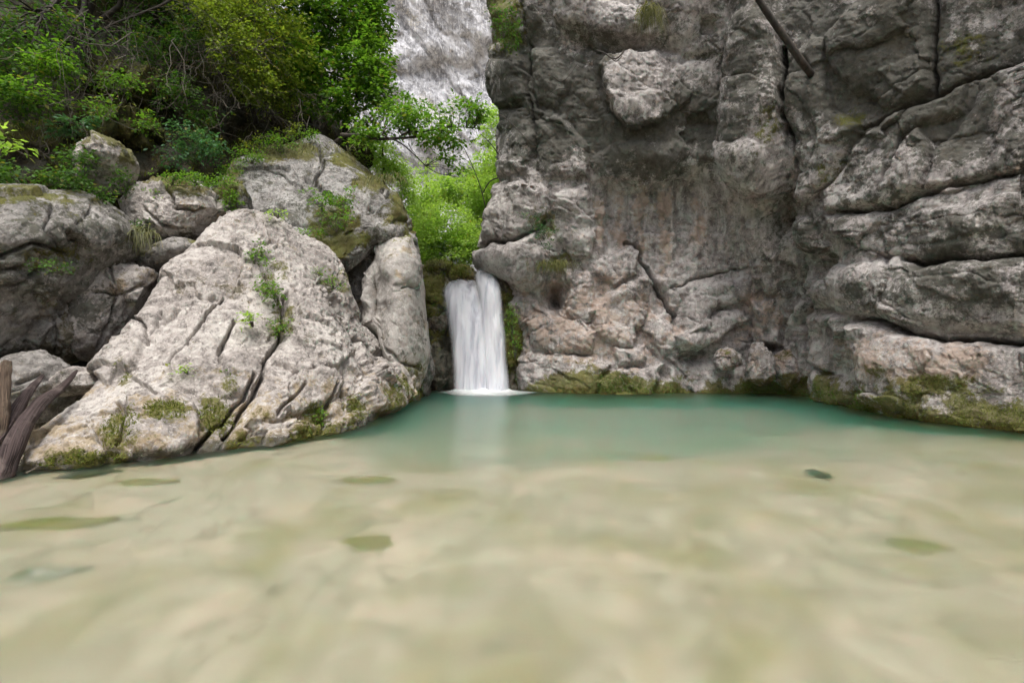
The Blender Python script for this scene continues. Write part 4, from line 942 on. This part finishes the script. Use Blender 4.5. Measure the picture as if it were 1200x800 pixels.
# ================================================================== VEGETATION
def leaf_mesh(P, D, U, size, col):
    """kite leaves: P stem points, D directions, U leaf normals"""
    n = len(P); S = np.cross(D, U); S /= np.linalg.norm(S, axis=1)[:, None] + 1e-9
    L = size[:, None]
    A = P; T = P + D * L; m = P + D * L * 0.45
    up = np.cross(S, D)
    Bp = m + S * L * 0.30 + up * L * 0.07; Cp = m - S * L * 0.30 + up * L * 0.07
    V = np.stack([A, Bp, T, Cp], 1).reshape(-1, 3)
    i = np.arange(n)[:, None] * 4
    f = np.concatenate([i + np.array([[0, 1, 2]]), i + np.array([[0, 2, 3]])])
    return V, f, np.repeat(col, 4, 0)

def spray_leaves(centres, radii, n, size, flat=0.5, per=14, spr=0.22, seed=0):
    r = np.random.default_rng(seed)
    centres = np.array(centres, float); radii = np.array(radii, float)
    wt = radii.prod(1) ** (2 / 3); wt /= wt.sum()
    ns = max(1, n // per)
    ci = r.choice(len(centres), ns, p=wt)
    d = r.normal(size=(ns, 3)); d /= np.linalg.norm(d, axis=1)[:, None]
    q = d * (r.random(ns) ** 0.42)[:, None]
    S = centres[ci] + q * radii[ci]
    hole = perlin(S * 1.6, seed % 40); S = S[hole > -0.28]; d = d[hole > -0.28]; ns = len(S)
    out = d * np.array([1, 1, 0.35]) + r.normal(size=(ns, 3)) * 0.45; out[:, 2] -= 0.15
    out /= np.linalg.norm(out, axis=1)[:, None]
    tone = r.random(ns)
    k = np.repeat(np.arange(ns), per); N = len(k)
    side = np.cross(out, [0, 0, 1.0]); side /= np.linalg.norm(side, axis=1)[:, None] + 1e-9
    along = r.uniform(-0.6, 1.0, N)[:, None] * spr; lat = r.normal(size=N)[:, None] * spr * 0.35
    P = S[k] + out[k] * along + side[k] * lat + np.array([0, 0, 1]) * (r.normal(size=N)[:, None] * spr * 0.16 * (1.2 - flat) - 0.10 * along ** 2 / spr)
    D = out[k] * 0.7 + side[k] * np.sign(lat) * 0.8 + r.normal(size=(N, 3)) * 0.35; D[:, 2] -= 0.15; D /= np.linalg.norm(D, axis=1)[:, None]
    U = np.array([0, -0.15, 1]) * (0.6 + flat) + r.normal(size=(N, 3)) * 0.45; U /= np.linalg.norm(U, axis=1)[:, None]
    col = np.stack([np.clip(0.55 * tone[k] + 0.45 * r.random(N), 0, 1), r.random(N), r.random(N)], 1)
    return leaf_mesh(P, D, U, size * r.uniform(0.65, 1.3, N), col), S

def wig(a, b, n=10, w=0.1, sag=0.0, seed=0):
    r = np.random.default_rng(seed); a = np.array(a, float); b = np.array(b, float)
    t = np.linspace(0, 1, n)[:, None]; L = np.linalg.norm(b - a)
    P = a + (b - a) * t; o = r.random(3) * 50
    nz = np.stack([perlin(np.stack([t[:, 0] * 3 + o[k], t[:, 0] * 0 + k, t[:, 0] * 0], 1), seed % 30 + k) for k in range(3)], 1)
    return P + nz * w * L * np.sin(math.pi * np.minimum(t * 1.2, 1)) ** 0.5 + np.array([0, 0, -1]) * sag * L * np.sin(math.pi * t)

def tree(name, label, cat, base, top, ell, n, size, mat, group=None, r0=0.10, bark='bark', seed=0, flat=0.5, per=14, spr=0.22, limbs=True):
    """base/top of the trunk as (px,py,Y); ell = crown masses (px,py,Y, half width px, half height px, half depth m)"""
    bs, tp = un(*base), un(*top)
    root = thing(name, label, cat, bs, group)
    C = [un(e[0], e[1], e[2]) for e in ell]; Rd = [(e[3] / F * e[2], e[5], e[4] / F * e[2]) for e in ell]
    tr = wig(bs - np.array([0, 0, 0.3]), tp, 14, 0.05, 0, seed)
    paths = [(tr, np.linspace(r0, r0 * 0.4, 14))]
    (V, f, c), S = spray_leaves(C, Rd, n, size, flat, per, spr, seed + 1)
    rr = random.Random(seed)
    for i, cc in enumerate(C):
        k = rr.randint(5, 13); p = wig(tr[k], cc, 10, 0.10, -0.05, seed + 10 + i); paths.append((p, np.linspace(r0 * 0.45, r0 * 0.12, 10)))
        d = np.linalg.norm((S - cc) / np.array(Rd[i]), axis=1); near = np.where(d < 1.05)[0]
        for j in rr.sample(list(near), min(len(near), 16)):
            q = p[rr.randint(5, 9)]; paths.append((wig(q, S[j], 7, 0.10, -0.04, seed + 100 + j), np.linspace(r0 * 0.14, r0 * 0.04, 7)))
    tv, tf = tubes(paths, 5)
    mesh_obj('trunk', tv, tf, M[bark], root)
    mesh_obj('crown', V, f, M[mat], root, False, c)
    return root

GT = 'trees on the left bank'
tree('tree', 'leafy green tree beside the distant cliff, its crown hanging over the mossy slab', 'tree', (404, 165, 14.0), (400, -60, 14.5),
     [(395, 20, 13.6, 55, 50, 1.3), (425, 70, 13.4, 32, 45, 1.0), (365, 85, 13.2, 40, 35, 1.0), (420, 118, 13.2, 36, 26, .9), (385, -60, 14, 80, 50, 1.6), (440, 20, 14, 18, 40, .8), (440, -70, 14, 25, 40, 1.0), (345, 30, 13.8, 40, 50, 1.2), (440, 95, 13.2, 22, 30, .8), (385, 125, 13.0, 24, 18, .7)], 34000, 0.12, 'leaf_mid', GT, 0.10, seed=201)
tree('tree', 'yellow-green tree whose sparse crown fills the top edge left of the leafy one', 'tree', (300, 130, 12.6), (290, -90, 12.2),
     [(300, 15, 11.8, 55, 40, 1.2), (335, 60, 12.0, 35, 40, 1.0), (250, 15, 11.4, 40, 28, 1.0), (290, 70, 11.8, 35, 26, .8), (280, -70, 12, 100, 50, 1.6), (310, 110, 12.2, 32, 18, .6), (340, 110, 12.3, 26, 22, .6)], 17000, 0.09, 'leaf_yellow', GT, 0.07, seed=202)
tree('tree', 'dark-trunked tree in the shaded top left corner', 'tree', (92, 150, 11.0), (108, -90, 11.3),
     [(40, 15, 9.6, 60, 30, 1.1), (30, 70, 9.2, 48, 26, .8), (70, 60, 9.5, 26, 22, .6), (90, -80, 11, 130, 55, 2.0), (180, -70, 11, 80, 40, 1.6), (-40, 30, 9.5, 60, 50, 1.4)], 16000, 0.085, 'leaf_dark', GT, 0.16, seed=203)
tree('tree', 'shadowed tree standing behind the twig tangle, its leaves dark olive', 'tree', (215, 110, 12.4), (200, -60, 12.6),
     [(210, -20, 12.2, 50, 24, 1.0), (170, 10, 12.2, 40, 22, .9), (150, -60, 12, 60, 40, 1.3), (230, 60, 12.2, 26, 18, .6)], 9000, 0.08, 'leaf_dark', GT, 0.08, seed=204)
# the limb that reaches out over the gap
lr = thing('leaning_tree', 'thin dark tree leaning over the gap, its flat leafy limb before the distant cliff', 'tree', un(385, 172, 12.6))
lp = [wig(un(378, 178, 12.8), un(405, 158, 12.4), 6, 0.03, 0, 301), wig(un(400, 158, 12.4), un(500, 160, 11.9), 14, 0.03, 0.02, 302), wig(un(470, 158, 12.0), un(556, 150, 11.7), 10, 0.06, -0.05, 303),
      wig(un(448, 158, 12.1), un(498, 194, 11.9), 12, 0.05, -0.08, 304), wig(un(498, 194, 11.9), un(545, 208, 11.7), 10, 0.08, 0.08, 305), wig(un(478, 168, 12.0), un(492, 190, 12.1), 8, 0.05, 0, 306), wig(un(400, 160, 12.4), un(450, 135, 12.3), 9, .08, -.05, 307)]
lw = [(.06, .045), (.05, .025), (.025, .008), (.022, .012), (.012, .005), (.01, .004), (.02, .006)]
EL = [(455, 148, 12.1, 45, 9, .6), (500, 142, 11.9, 40, 12, .7), (545, 132, 11.8, 22, 14, .6), (525, 160, 11.7, 34, 9, .5), (470, 128, 12.3, 34, 10, .6), (515, 186, 11.8, 20, 6, .3), (430, 162, 12.3, 24, 7, .4), (550, 116, 11.8, 10, 7, .3), (562, 128, 11.7, 9, 6, .3), (535, 200, 11.7, 14, 5, .3)]
(V, f, c), S = spray_leaves([un(*e[:3]) for e in EL], [(e[3] / F * e[2], e[5], e[4] / F * e[2]) for e in EL], 6000, 0.10, 0.85, 12, 0.24, 310)
rr = random.Random(5); pts = np.concatenate(lp[1:4])
paths = [(p, np.linspace(a, b_, len(p))) for p, (a, b_) in zip(lp, lw)]
for j in rr.sample(range(len(S)), 90):
    q = pts[np.argmin(np.linalg.norm(pts - S[j], axis=1))]; paths.append((wig(q, S[j], 6, 0.12, -0.05, 320 + j), np.linspace(.008, .003, 6)))
tv, tf = tubes(paths, 5); mesh_obj('trunk', tv, tf, M['bark'], lr); mesh_obj('crown', V, f, M['leaf_mid'], lr, False, c)

# bright bushes and trees in the sunny gap behind the fall
GB = 'bright green growth in the gap behind the waterfall'
for lab, base, top, ell, n, sz, mat, sd in (
    ('bright green bush directly above the waterfall lip', (530, 312, 16.2), (530, 262, 16.4), [(520, 268, 16.2, 34, 30, 1.0), (548, 285, 16.0, 28, 24, .8), (505, 290, 16.2, 22, 22, .8), (535, 300, 15.8, 40, 12, .7)], 17000, .085, 'leaf_bright', 211),
    ('bright rounded bush against the left outline of the tall right cliff', (572, 318, 18), (572, 240, 18), [(570, 235, 18, 26, 32, 1.2), (560, 275, 17.8, 22, 30, 1.0)], 14000, .095, 'leaf_bright', 212),
    ('bright bush at the foot of the mossy slab, left of the one above the lip', (495, 318, 18.5), (495, 270, 18.5), [(498, 262, 18.5, 24, 26, 1.0), (488, 290, 18.2, 16, 26, .9), (500, 235, 19, 18, 14, .8)], 11000, .095, 'leaf_bright', 213),
    ('pale green tree standing tall in the gap, further back than the bushes', (545, 320, 24), (548, 205, 24), [(545, 225, 24, 30, 22, 1.6), (575, 200, 24, 22, 24, 1.4), (520, 222, 24.5, 18, 14, 1.2)], 12000, .13, 'leaf_bright', 214),
    ('hazy pale tree high in the gap beside the tall right cliff', (600, 330, 36), (590, 140, 36), [(582, 145, 36, 18, 22, 2.0), (600, 190, 36, 30, 40, 2.4), (570, 165, 36, 10, 8, 1.0)], 9000, .17, 'leaf_bright', 215),
    ('yellowish bush on the ledge between the mossy slab and the distant cliff', (450, 205, 17), (448, 170, 17), [(440, 182, 17, 26, 18, .9), (462, 200, 17, 18, 16, .8), (425, 165, 17, 22, 16, .8), (475, 225, 17, 12, 20, .6)], 10000, .08, 'leaf_bright', 216)):
    tree('bush' if sd not in (214, 215) else 'tree', lab, 'bush' if sd not in (214, 215) else 'tree', base, top, ell, n, sz, mat, GB, 0.05, seed=sd, per=12, spr=0.26, flat=0.35)
# far away bushes on the ledge of the distant cliff
for i, (px, py, w, h, lab) in enumerate(((500, 205, 16, 14, 'small tree at the foot of the distant cliff, left one'), (478, 215, 12, 20, 'slim tree at the foot of the distant cliff, nearest the mossy slab'))):
    tree('tree', lab, 'tree', (px, 330, 44), (px, py, 44), [(px, py, 44, w, h, 1.5), (px + 6, py + 40, 44, w, 30, 1.5)], 2600, .2, 'leaf_bright', 'small trees below the distant cliff', 0.08, seed=231 + i, spr=0.5)

# thin bare saplings in the gap
def sapling(name, label, paths, mat='bark', cat='sapling', group='thin stems in the gap'):
    P = [(crom(np.array([un(*q) for q in pl]), 24), np.linspace(a, b_, 24)) for pl, a, b_ in paths]
    tv, tf = tubes(P, 6); return tag(mesh_obj(name, tv, tf, M[mat]), label, cat, group)
sapling('sapling', 'thin dark sapling arching down through the gap to the bright bushes', [([(543, 172, 15), (556, 200, 15), (566, 230, 15), (572, 265, 15.2), (576, 310, 15.6)], .010, .022), ([(556, 200, 15), (549, 190, 15), (541, 185, 15)], .008, .004)])
sapling('sapling', 'short dark stick slanting against the left outline of the tall cliff', [([(566, 226, 14.8), (574, 213, 14.6), (585, 208, 14.2)], .016, .02)])
sapling('sapling', 'bare twig bending out of the cliff outline level with the leafy limb', [([(563, 157, 13.5), (572, 165, 13.6), (580, 175, 13.8), (590, 188, 13.9)], .008, .014), ([(572, 165, 13.6), (580, 160, 13.6), (587, 158, 13.7)], .006, .003)])
# dead wood and twigs on the cliff
GTW = 'bare twigs sticking out of the cliff'
sapling('twig', 'crooked pale-tipped twig lying on top of the jutting block of the cliff', [([(698, 59, 11.0), (708, 62, 10.9), (716, 68, 10.85), (724, 68, 10.8), (731, 60, 10.9)], .012, .018), ([(716, 68, 10.85), (722, 72, 10.8), (729, 66, 10.8)], .012, .008)], cat='twig', group=GTW)
sapling('twig', 'thin forked twig on the cliff left of the jutting block', [([(642, 88, 11.9), (648, 90, 11.9), (656, 96, 11.9), (664, 92, 11.8), (676, 76, 11.9)], .012, .006), ([(646, 110, 12.0), (656, 104, 12), (668, 106, 11.9)], .008, .006)], cat='twig', group=GTW)
sapling('twig', 'long thin twig slanting down the left outline of the cliff', [([(582, 135, 12.9), (590, 137, 12.6), (606, 152, 12.4), (628, 174, 12.3)], .014, .006)], cat='twig', group=GTW)
sapling('dead_tree', 'thin dark dead trunk slanting down across the top of the cliff', [([(862, -50, 9.6), (888, -2, 9.7), (905, 24, 9.8), (925, 52, 9.9), (942, 76, 10.0), (954, 92, 10.2)], .05, .075)], cat='dead tree', group=None)

# ---- dead twig tangles
def tangle(label, spots, n, seed, L=(1.0, 2.2)):
    r = np.random.default_rng(seed); paths = []
    for k in range(n):
        px, py, Y, rx, ry = spots[r.integers(len(spots))]
        a = un(px + r.normal() * rx, py + r.normal() * ry, Y + r.normal() * 0.4)
        ln = r.uniform(*L); ang = r.normal() * 0.9; dr = np.array([math.sin(ang), r.normal() * 0.4 - 0.3, -abs(math.cos(ang)) * r.choice([1, 1, -0.5])])
        b_ = a + dr * ln * 0.8
        p = wig(a, b_, 9, 0.16, r.uniform(-0.2, 0.2), int(r.integers(1e6))); r0 = r.uniform(0.003, 0.009)
        paths.append((p, np.linspace(r0, r0 * 0.35, 9)))
        for _ in range(3):
            q = p[r.integers(2, 8)]; e = q + (dr * 0.4 + r.normal(size=3) * 0.6) * ln * 0.35
            paths.append((wig(q, e, 6, 0.15, 0, int(r.integers(1e6))), np.linspace(r0 * 0.5, r0 * 0.2, 6)))
    tv, tf = tubes(paths, 4)
    tag(mesh_obj('dead_shrub', tv, tf, M['twig']), label, 'dead shrub', 'tangles of dead twigs on the slope')
tangle('grey tangle of dead twigs hanging above the olive moss mound', [(130, 50, 10.2, 30, 30), (165, 70, 10.4, 28, 26)], 40, 401)
tangle('dense tangle of dead twigs in the middle of the dark slope', [(215, 60, 10.8, 28, 30), (235, 90, 11, 24, 24)], 48, 402)
tangle('bleached twigs hanging in front of the yellow-green tree', [(270, 30, 11.2, 22, 26), (285, 85, 11.4, 16, 24)], 45, 403, (0.8, 1.8))
tangle('low dry twigs on the mossy crest of the slab', [(325, 140, 11.9, 22, 14), (350, 120, 12.2, 20, 16)], 30, 404, (0.6, 1.2))
tangle('loose dry twigs at the left, below the dark-trunked tree', [(90, 105, 9.8, 26, 20), (60, 150, 9.4, 26, 18)], 45, 405, (0.6, 1.3))
sapling('bare_branch', 'dark bare branch slanting across the shaded slope', [([(110, 42, 10.4), (130, 30, 10.4), (160, 18, 10.4), (190, 6, 10.4), (215, -10, 10.5)], .02, .03)], cat='branch', group=None)

# ---- small leafy plants
def herb(name, label, cat, spots, n, size, mat, seed, group=None, flat=0.5, per=9, spr=0.12):
    """spots: (px,py,Y, half width px, half height px, half depth m)"""
    Cc = [un(*s[:3]) for s in spots]; Rd = [(s[3] / F * s[2], s[5], s[4] / F * s[2]) for s in spots]
    (V, f, c), S = spray_leaves(Cc, Rd, n, size, flat, per, spr, seed)
    root = thing(name, label, cat, Cc[0] - np.array([0, 0, Rd[0][2]]), group)
    rr = random.Random(seed); gs = [Cc[k] + np.array([0.0, 0.14, -Rd[k][2]]) for k in range(len(Cc))]
    paths = [(wig(gs[0], g, 8, 0.06, 0.05, seed + 7), np.linspace(.007, .005, 8)) for g in gs[1:]]      # runners from the rootstock
    for j in rr.sample(range(len(S)), min(len(S), 26)):
        k = int(np.argmin([np.linalg.norm(S[j] - q) for q in Cc])); g = gs[k]
        paths.append((wig(g, S[j], 6, 0.1, -0.05, seed + j), np.linspace(.006, .002, 6)))
    tv, tf = tubes(paths, 4)
    mesh_obj('stem', tv, tf, M['twig'], root); mesh_obj('foliage', V, f, M[mat], root, False, c)
    return root
GP = 'small plants rooted in the left bank rocks'
herb('rock_plant', 'largest leafy plant growing in the crack on the face of the huge pale boulder', 'plant', [(312, 318, 8.35, 13, 22, .12), (302, 292, 8.7, 12, 12, .12), (322, 345, 8.2, 9, 12, .1), (318, 335, 8.2, 8, 14, .1)], 620, .055, 'leaf_mid', 501, GP)
herb('rock_plant', 'fresh green fern tuft on the face of the huge pale boulder', 'plant', [(291, 374, 7.55, 8, 9, .08)], 130, .05, 'leaf_bright', 502, GP)
herb('rock_plant', 'low plant in the hollow to the right of the fresh fern tuft', 'plant', [(328, 380, 7.85, 12, 9, .1)], 170, .045, 'leaf_mid', 503, GP)
herb('rock_plant', 'tiny green rosette low on the huge pale boulder', 'plant', [(212, 433, 6.55, 8, 5, .06)], 70, .045, 'leaf_bright', 504, GP)
herb('rock_plant', 'narrow trailing plant in the vertical crack below the fern tuft', 'plant', [(264, 448, 6.85, 5, 16, .06)], 110, .04, 'leaf_mid', 505, GP)
herb('rock_plant', 'grassy clump at the foot of the huge pale boulder, just above the water', 'plant', [(370, 488, 7.35, 11, 9, .08)], 200, .045, 'leaf_mid', 506, GP)
herb('rock_plant', 'leafy shrub overhanging the mossy hollow of the slab', 'plant', [(375, 232, 10.6, 24, 16, .3), (392, 255, 10.6, 22, 16, .3), (365, 265, 10.5, 16, 16, .25), (402, 228, 10.6, 14, 12, .25)], 1300, .065, 'leaf_mid', 507, GP)
herb('rock_plant', 'small sprig between the ridge and the water-worn pillar', 'plant', [(388, 330, 9.45, 14, 8, .12), (372, 318, 9.4, 8, 7, .1)], 170, .05, 'leaf_mid', 508, GP)
herb('rock_plant', 'light green sprig on the crest of the huge pale boulder', 'plant', [(322, 248, 9.5, 10, 6, .12)], 110, .05, 'leaf_bright', 509, GP)
herb('rock_plant', 'trailing weeds on the face of the leaning block', 'plant', [(62, 310, 6.25, 20, 10, .12), (85, 300, 6.3, 12, 8, .1)], 260, .04, 'leaf_dark', 510, GP)
GS = 'leafy plants on the shaded slope'
herb('shrub', 'bluish green shrub in the shaded hollow beside the slab', 'shrub', [(222, 160, 10.2, 26, 20, .4), (245, 178, 10.2, 16, 16, .3), (205, 180, 10.1, 14, 14, .3)], 1500, .075, 'leaf_blue', 511, GS, spr=.18)
herb('shrub', 'broad bluish leaves above the white-faced stone', 'shrub', [(88, 142, 8.8, 18, 8, .25), (108, 138, 9.0, 12, 9, .2), (70, 150, 8.8, 14, 8, .2)], 420, .085, 'leaf_blue', 512, GS, 0.8)
herb('shrub', 'bright lime leaves at the left edge over the leaning block', 'shrub', [(10, 165, 6.8, 14, 8, .15), (22, 172, 6.8, 10, 6, .12)], 90, .10, 'leaf_bright', 513, GS, 0.9)
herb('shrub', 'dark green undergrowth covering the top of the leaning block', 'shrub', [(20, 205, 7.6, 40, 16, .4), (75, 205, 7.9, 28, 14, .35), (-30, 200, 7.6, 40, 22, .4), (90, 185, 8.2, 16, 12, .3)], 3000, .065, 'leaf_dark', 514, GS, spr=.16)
herb('shrub', 'drooping dark green leaves in front of the dark-trunked tree', 'shrub', [(55, 78, 8.9, 26, 12, .35), (68, 62, 9.0, 16, 12, .3), (40, 110, 8.7, 30, 14, .35)], 1500, .08, 'leaf_mid', 515, GS, 0.8, spr=.18)
herb('shrub', 'dry grassy weeds between the leaning block and the whitish rock', 'shrub', [(158, 262, 8.6, 14, 12, .2), (150, 285, 8.5, 12, 14, .2)], 420, .05, 'leaf_dark', 516, GS)
herb('shrub', 'pale weeds along the mossy crest between twigs and slab', 'shrub', [(330, 150, 11.6, 26, 12, .3), (300, 170, 11.3, 18, 10, .3)], 700, .055, 'leaf_yellow', 517, GS)
herb('shrub', 'small dark bush in the upper left corner near the frame edge', 'shrub', [(15, 120, 8.6, 26, 18, .35), (-20, 90, 8.6, 30, 26, .4)], 1300, .075, 'leaf_dark', 518, GS)
herb('shrub', 'yellow-green leafy shrub among the bleached twigs', 'shrub', [(275, 50, 10.9, 26, 34, .4), (300, 95, 11.2, 24, 24, .4), (255, 15, 10.8, 24, 22, .4)], 3600, .075, 'leaf_yellow', 519, GS, spr=.18)
herb('shrub', 'dark leafy undergrowth behind the dense twig tangle', 'shrub', [(200, 105, 10.7, 34, 20, .4), (165, 55, 10.8, 30, 30, .4), (215, 35, 10.9, 26, 26, .4), (240, 130, 10.9, 22, 18, .3)], 4200, .07, 'leaf_dark', 520, GS, spr=.18)
herb('shrub', 'low green herbs spilling down between the white-faced stone and the leaning block', 'shrub', [(85, 215, 8.3, 22, 9, .2), (140, 215, 8.7, 12, 16, .2), (110, 228, 8.2, 18, 7, .15)], 1500, .055, 'leaf_dark', 524, GS, spr=.14)
herb('shrub', 'leafy weeds filling the cleft between the whitish rough rock and the broad slab', 'shrub', [(258, 212, 9.7, 16, 12, .2), (270, 235, 9.7, 10, 14, .15)], 800, .055, 'leaf_mid', 525, GS, spr=.14)
herb('shrub', 'ferny green plants hanging over the front of the two mossy mounds', 'shrub', [(120, 125, 9.3, 22, 10, .25), (160, 140, 9.6, 18, 10, .25), (140, 95, 9.9, 24, 10, .25)], 1300, .065, 'leaf_mid', 526, GS, spr=.16)
herb('shrub', 'moss and small ferns draping over the top of the whitish rough rock', 'shrub', [(195, 208, 8.9, 22, 6, .2), (225, 208, 9.1, 16, 6, .2), (180, 225, 8.8, 10, 8, .12)], 1000, .045, 'leaf_mid', 527, GS, 0.4, spr=.12)
herb('shrub', 'hanging greenery along the shaded upper edge of the broad slab', 'shrub', [(290, 182, 10.9, 22, 9, .25), (325, 168, 11.3, 24, 8, .25), (268, 198, 10.5, 14, 12, .2), (360, 158, 11.7, 14, 6, .2)], 1800, .05, 'leaf_mid', 528, GS, 0.4, spr=.14)
GC = 'plants hanging on the cliff'
herb('cliff_plant', 'pale green fern hanging on the cliff above the small cave', 'fern', [(622, 250, 12.4, 14, 10, .15), (638, 268, 12.4, 16, 12, .15), (645, 285, 12.5, 8, 14, .12)], 480, .055, 'leaf_blue', 521, GC)
herb('cliff_plant', 'dark leafy tuft at the very top left of the tall cliff', 'plant', [(590, 20, 12.4, 18, 22, .3), (598, 45, 12.4, 14, 14, .25)], 800, .06, 'leaf_dark', 522, GC)
herb('cliff_plant', 'wet green cushion plant hugging the cliff beside the falling water', 'plant', [(600, 375, 12.75, 7, 24, .1), (604, 405, 12.7, 6, 16, .1)], 500, .05, 'leaf_mid', 523, GC)

def grass(label, px, py, Y, w, n, L, seed, droop=1.0, group='grass tufts', mat='grass'):
    r = np.random.default_rng(seed); VV = []; cc = []
    b0 = un(px, py, Y)
    P0 = b0 + np.stack([r.normal(size=n) * w / F * Y, r.normal(size=n) * 0.08, r.normal(size=n) * 0.05], 1)
    ang = r.normal(size=n) * 0.7; dirs = np.stack([np.sin(ang), -np.abs(r.normal(size=n)) * 0.6, 0.8 + 0 * ang], 1)
    ln = L * r.uniform(0.6, 1.3, n)
    T = np.linspace(0, 1, 6)
    for i in range(n):
        p = P0[i] + np.outer(T, dirs[i]) * ln[i] * 0.6 + np.outer(T ** 2, [0, 0, -droop]) * ln[i]
        s = np.array([0.006, 0.003, 0]) * (1 - T ** 2)[:, None] * (Y / 8)
        VV.append(np.stack([p - s, p + s], 1).reshape(-1, 3)); cc.append(np.full((12, 3), [r.random(), 0.5, 0]))
    F0 = np.concatenate([np.array([[0, 1, 3, 2]]) + 2 * k for k in range(5)])
    f = (F0[None] + (np.arange(n) * 12)[:, None, None]).reshape(-1, 4)
    return tag(mesh_obj('grass_tuft', np.concatenate(VV), f, M[mat], None, False, np.concatenate(cc)), label, 'grass', group)
grass('dry grass tuft hanging from a ledge at the top of the cliff', 760, 12, 10.6, 6, 160, 0.5, 601, 1.6)
grass('thin grass hanging over the small cave in the cliff', 650, 308, 12.5, 12, 120, 0.35, 602, 1.3)
grass('dry grass drooping from the mossy right edge of the slab', 452, 208, 11.2, 12, 110, 0.32, 603, 1.2)
grass('olive grass hanging between the leaning block and the whitish rock', 158, 272, 8.4, 10, 240, 0.4, 604, 1.3)
grass('long grass drooping over the rim of the mossy hollow', 345, 174, 11.4, 34, 130, 0.3, 605, 1.2)
grass('grass blades on the mossy pillar beside the waterfall lip', 508, 308, 13.3, 6, 80, 0.2, 606, 0.9)

# ================================================================== DRIFTWOOD
def log(label, pts, rad, mat, seed, group='driftwood leaning at the left edge'):
    P = crom(np.array([un(*p) for p in pts]), 60); R = crom(np.array(rad, float)[:, None], 60)[:, 0]
    V, f = tubes([(P, R)], 22)
    ax = np.repeat(P, 22, 0); N = V - ax; N /= np.linalg.norm(N, axis=1)[:, None]
    th = np.tile(np.arange(22), 60); t = np.repeat(np.linspace(0, 1, 60), 22)
    q = np.stack([np.cos(th * 2 * math.pi / 22 + 1.5 * t) * 2.2, np.sin(th * 2 * math.pi / 22) * 2.2, t * 3], 1)
    d = 0.35 * perlin(q, seed) + 0.16 * perlin(q * np.array([3.5, 3.5, 0.6]), seed + 5) + 0.15 * perlin(q * np.array([2.2, 2.2, 2]), seed + 1) + 0.12 * perlin(q * np.array([1, 1, 4]), seed + 2)
    V = V + N * (d * np.repeat(R, 22))[:, None]
    nv = len(V); V = np.concatenate([V, P[:1], P[-1:]])
    faces = [tuple(a) for a in f.tolist()] + [(nv, (k + 1) % 22, k) for k in range(22)] + [(nv + 1, nv - 22 + k, nv - 22 + (k + 1) % 22) for k in range(22)]
    g = np.stack([0.5 + 0.5 * np.cos(th * 2 * math.pi / 22 + t), 0.5 + 0.5 * np.sin(th * 2 * math.pi / 22 + t), t], 1)
    return tag(mesh_obj('driftwood_log', V, faces, M[mat], mask=np.concatenate([g, g[:1], g[-1:]])), label, 'log', group)
log('long purplish driftwood log slanting from the water up to the boulder', [(-6, 572, 4.85), (8, 545, 4.95), (24, 505, 5.2), (48, 472, 5.6), (70, 456, 6.0), (90, 434, 6.4)], [.10, .085, .07, .06, .045, .015], 'drift', 701)
log('forked brown driftwood crossing behind the long purplish log', [(-30, 540, 4.95), (-5, 520, 5.1), (15, 490, 5.35), (32, 462, 5.7), (50, 440, 6.1)], [.08, .07, .06, .045, .02], 'drift', 702)
log('upright pale stripped log at the left frame edge', [(-4, 520, 5.1), (0, 490, 5.2), (4, 455, 5.35), (8, 424, 5.5)], [.055, .065, .055, .04], 'driftpale', 703)
log('thin stub of driftwood standing in the water beside the long log', [(14, 566, 4.95), (13, 545, 4.98), (16, 525, 5.08)], [.03, .03, .02], 'drift', 704)
sapling('stick', 'small thin stick lying on the foot of the huge pale boulder', [([(30, 554, 5.0), (42, 548, 5.1), (56, 538, 5.25)], .008, .005)], 'twig', 'stick', None)

# ================================================================== LIGHT AND CAMERA
SUN = Vector((-0.04, -0.38, 0.92)).normalized()
w = bpy.data.worlds.new('World'); SC.world = w; w.use_nodes = True
nt = w.node_tree; b = NB(nt); nt.nodes.clear()
sky = b.n('ShaderNodeTexSky', sky_type='NISHITA'); sky.sun_disc = False
sky.sun_elevation = math.asin(SUN.z); sky.sun_rotation = math.atan2(SUN.x, SUN.y); sky.air_density = 1.0; sky.dust_density = 4.0; sky.ozone_density = 1.0
hs = b.n('ShaderNodeHueSaturation'); hs.inputs['Saturation'].default_value = 0.35; b.l(sky.outputs[0], hs.inputs['Color'])
bg = b.n('ShaderNodeBackground'); bg.inputs['Strength'].default_value = 0.12; b.l(hs.outputs[0], bg.inputs[0])
o = b.n('ShaderNodeOutputWorld'); b.l(bg.outputs[0], o.inputs[0])
L = bpy.data.lights.new('sun', 'SUN'); L.energy = 1.5; L.angle = math.radians(24); L.color = (1.0, 0.96, 0.90)
s = bpy.data.objects.new('sun', L); COL.objects.link(s); s.rotation_euler = (-SUN).to_track_quat('-Z', 'Y').to_euler(); s.location = (0, 0, 30)
cam = bpy.data.cameras.new('camera'); cam.lens = 18.0; cam.sensor_width = 36.0; cam.clip_end = 2000; cam.clip_start = 0.05
c = bpy.data.objects.new('camera', cam); COL.objects.link(c); c.location = (0, 0, CAMZ); c.rotation_euler = (math.radians(90), 0, 0); SC.camera = c
SC.view_settings.view_transform = 'Standard'; SC.view_settings.look = 'None'; SC.view_settings.gamma = 1; SC.view_settings.exposure = 1.1
cy = SC.cycles; cy.use_denoising = True; cy.max_bounces = 12; cy.transmission_bounces = 8; cy.transparent_max_bounces = 12; cy.volume_bounces = 2; cy.diffuse_bounces = 4; cy.glossy_bounces = 3
cy.sample_clamp_indirect = 6.0
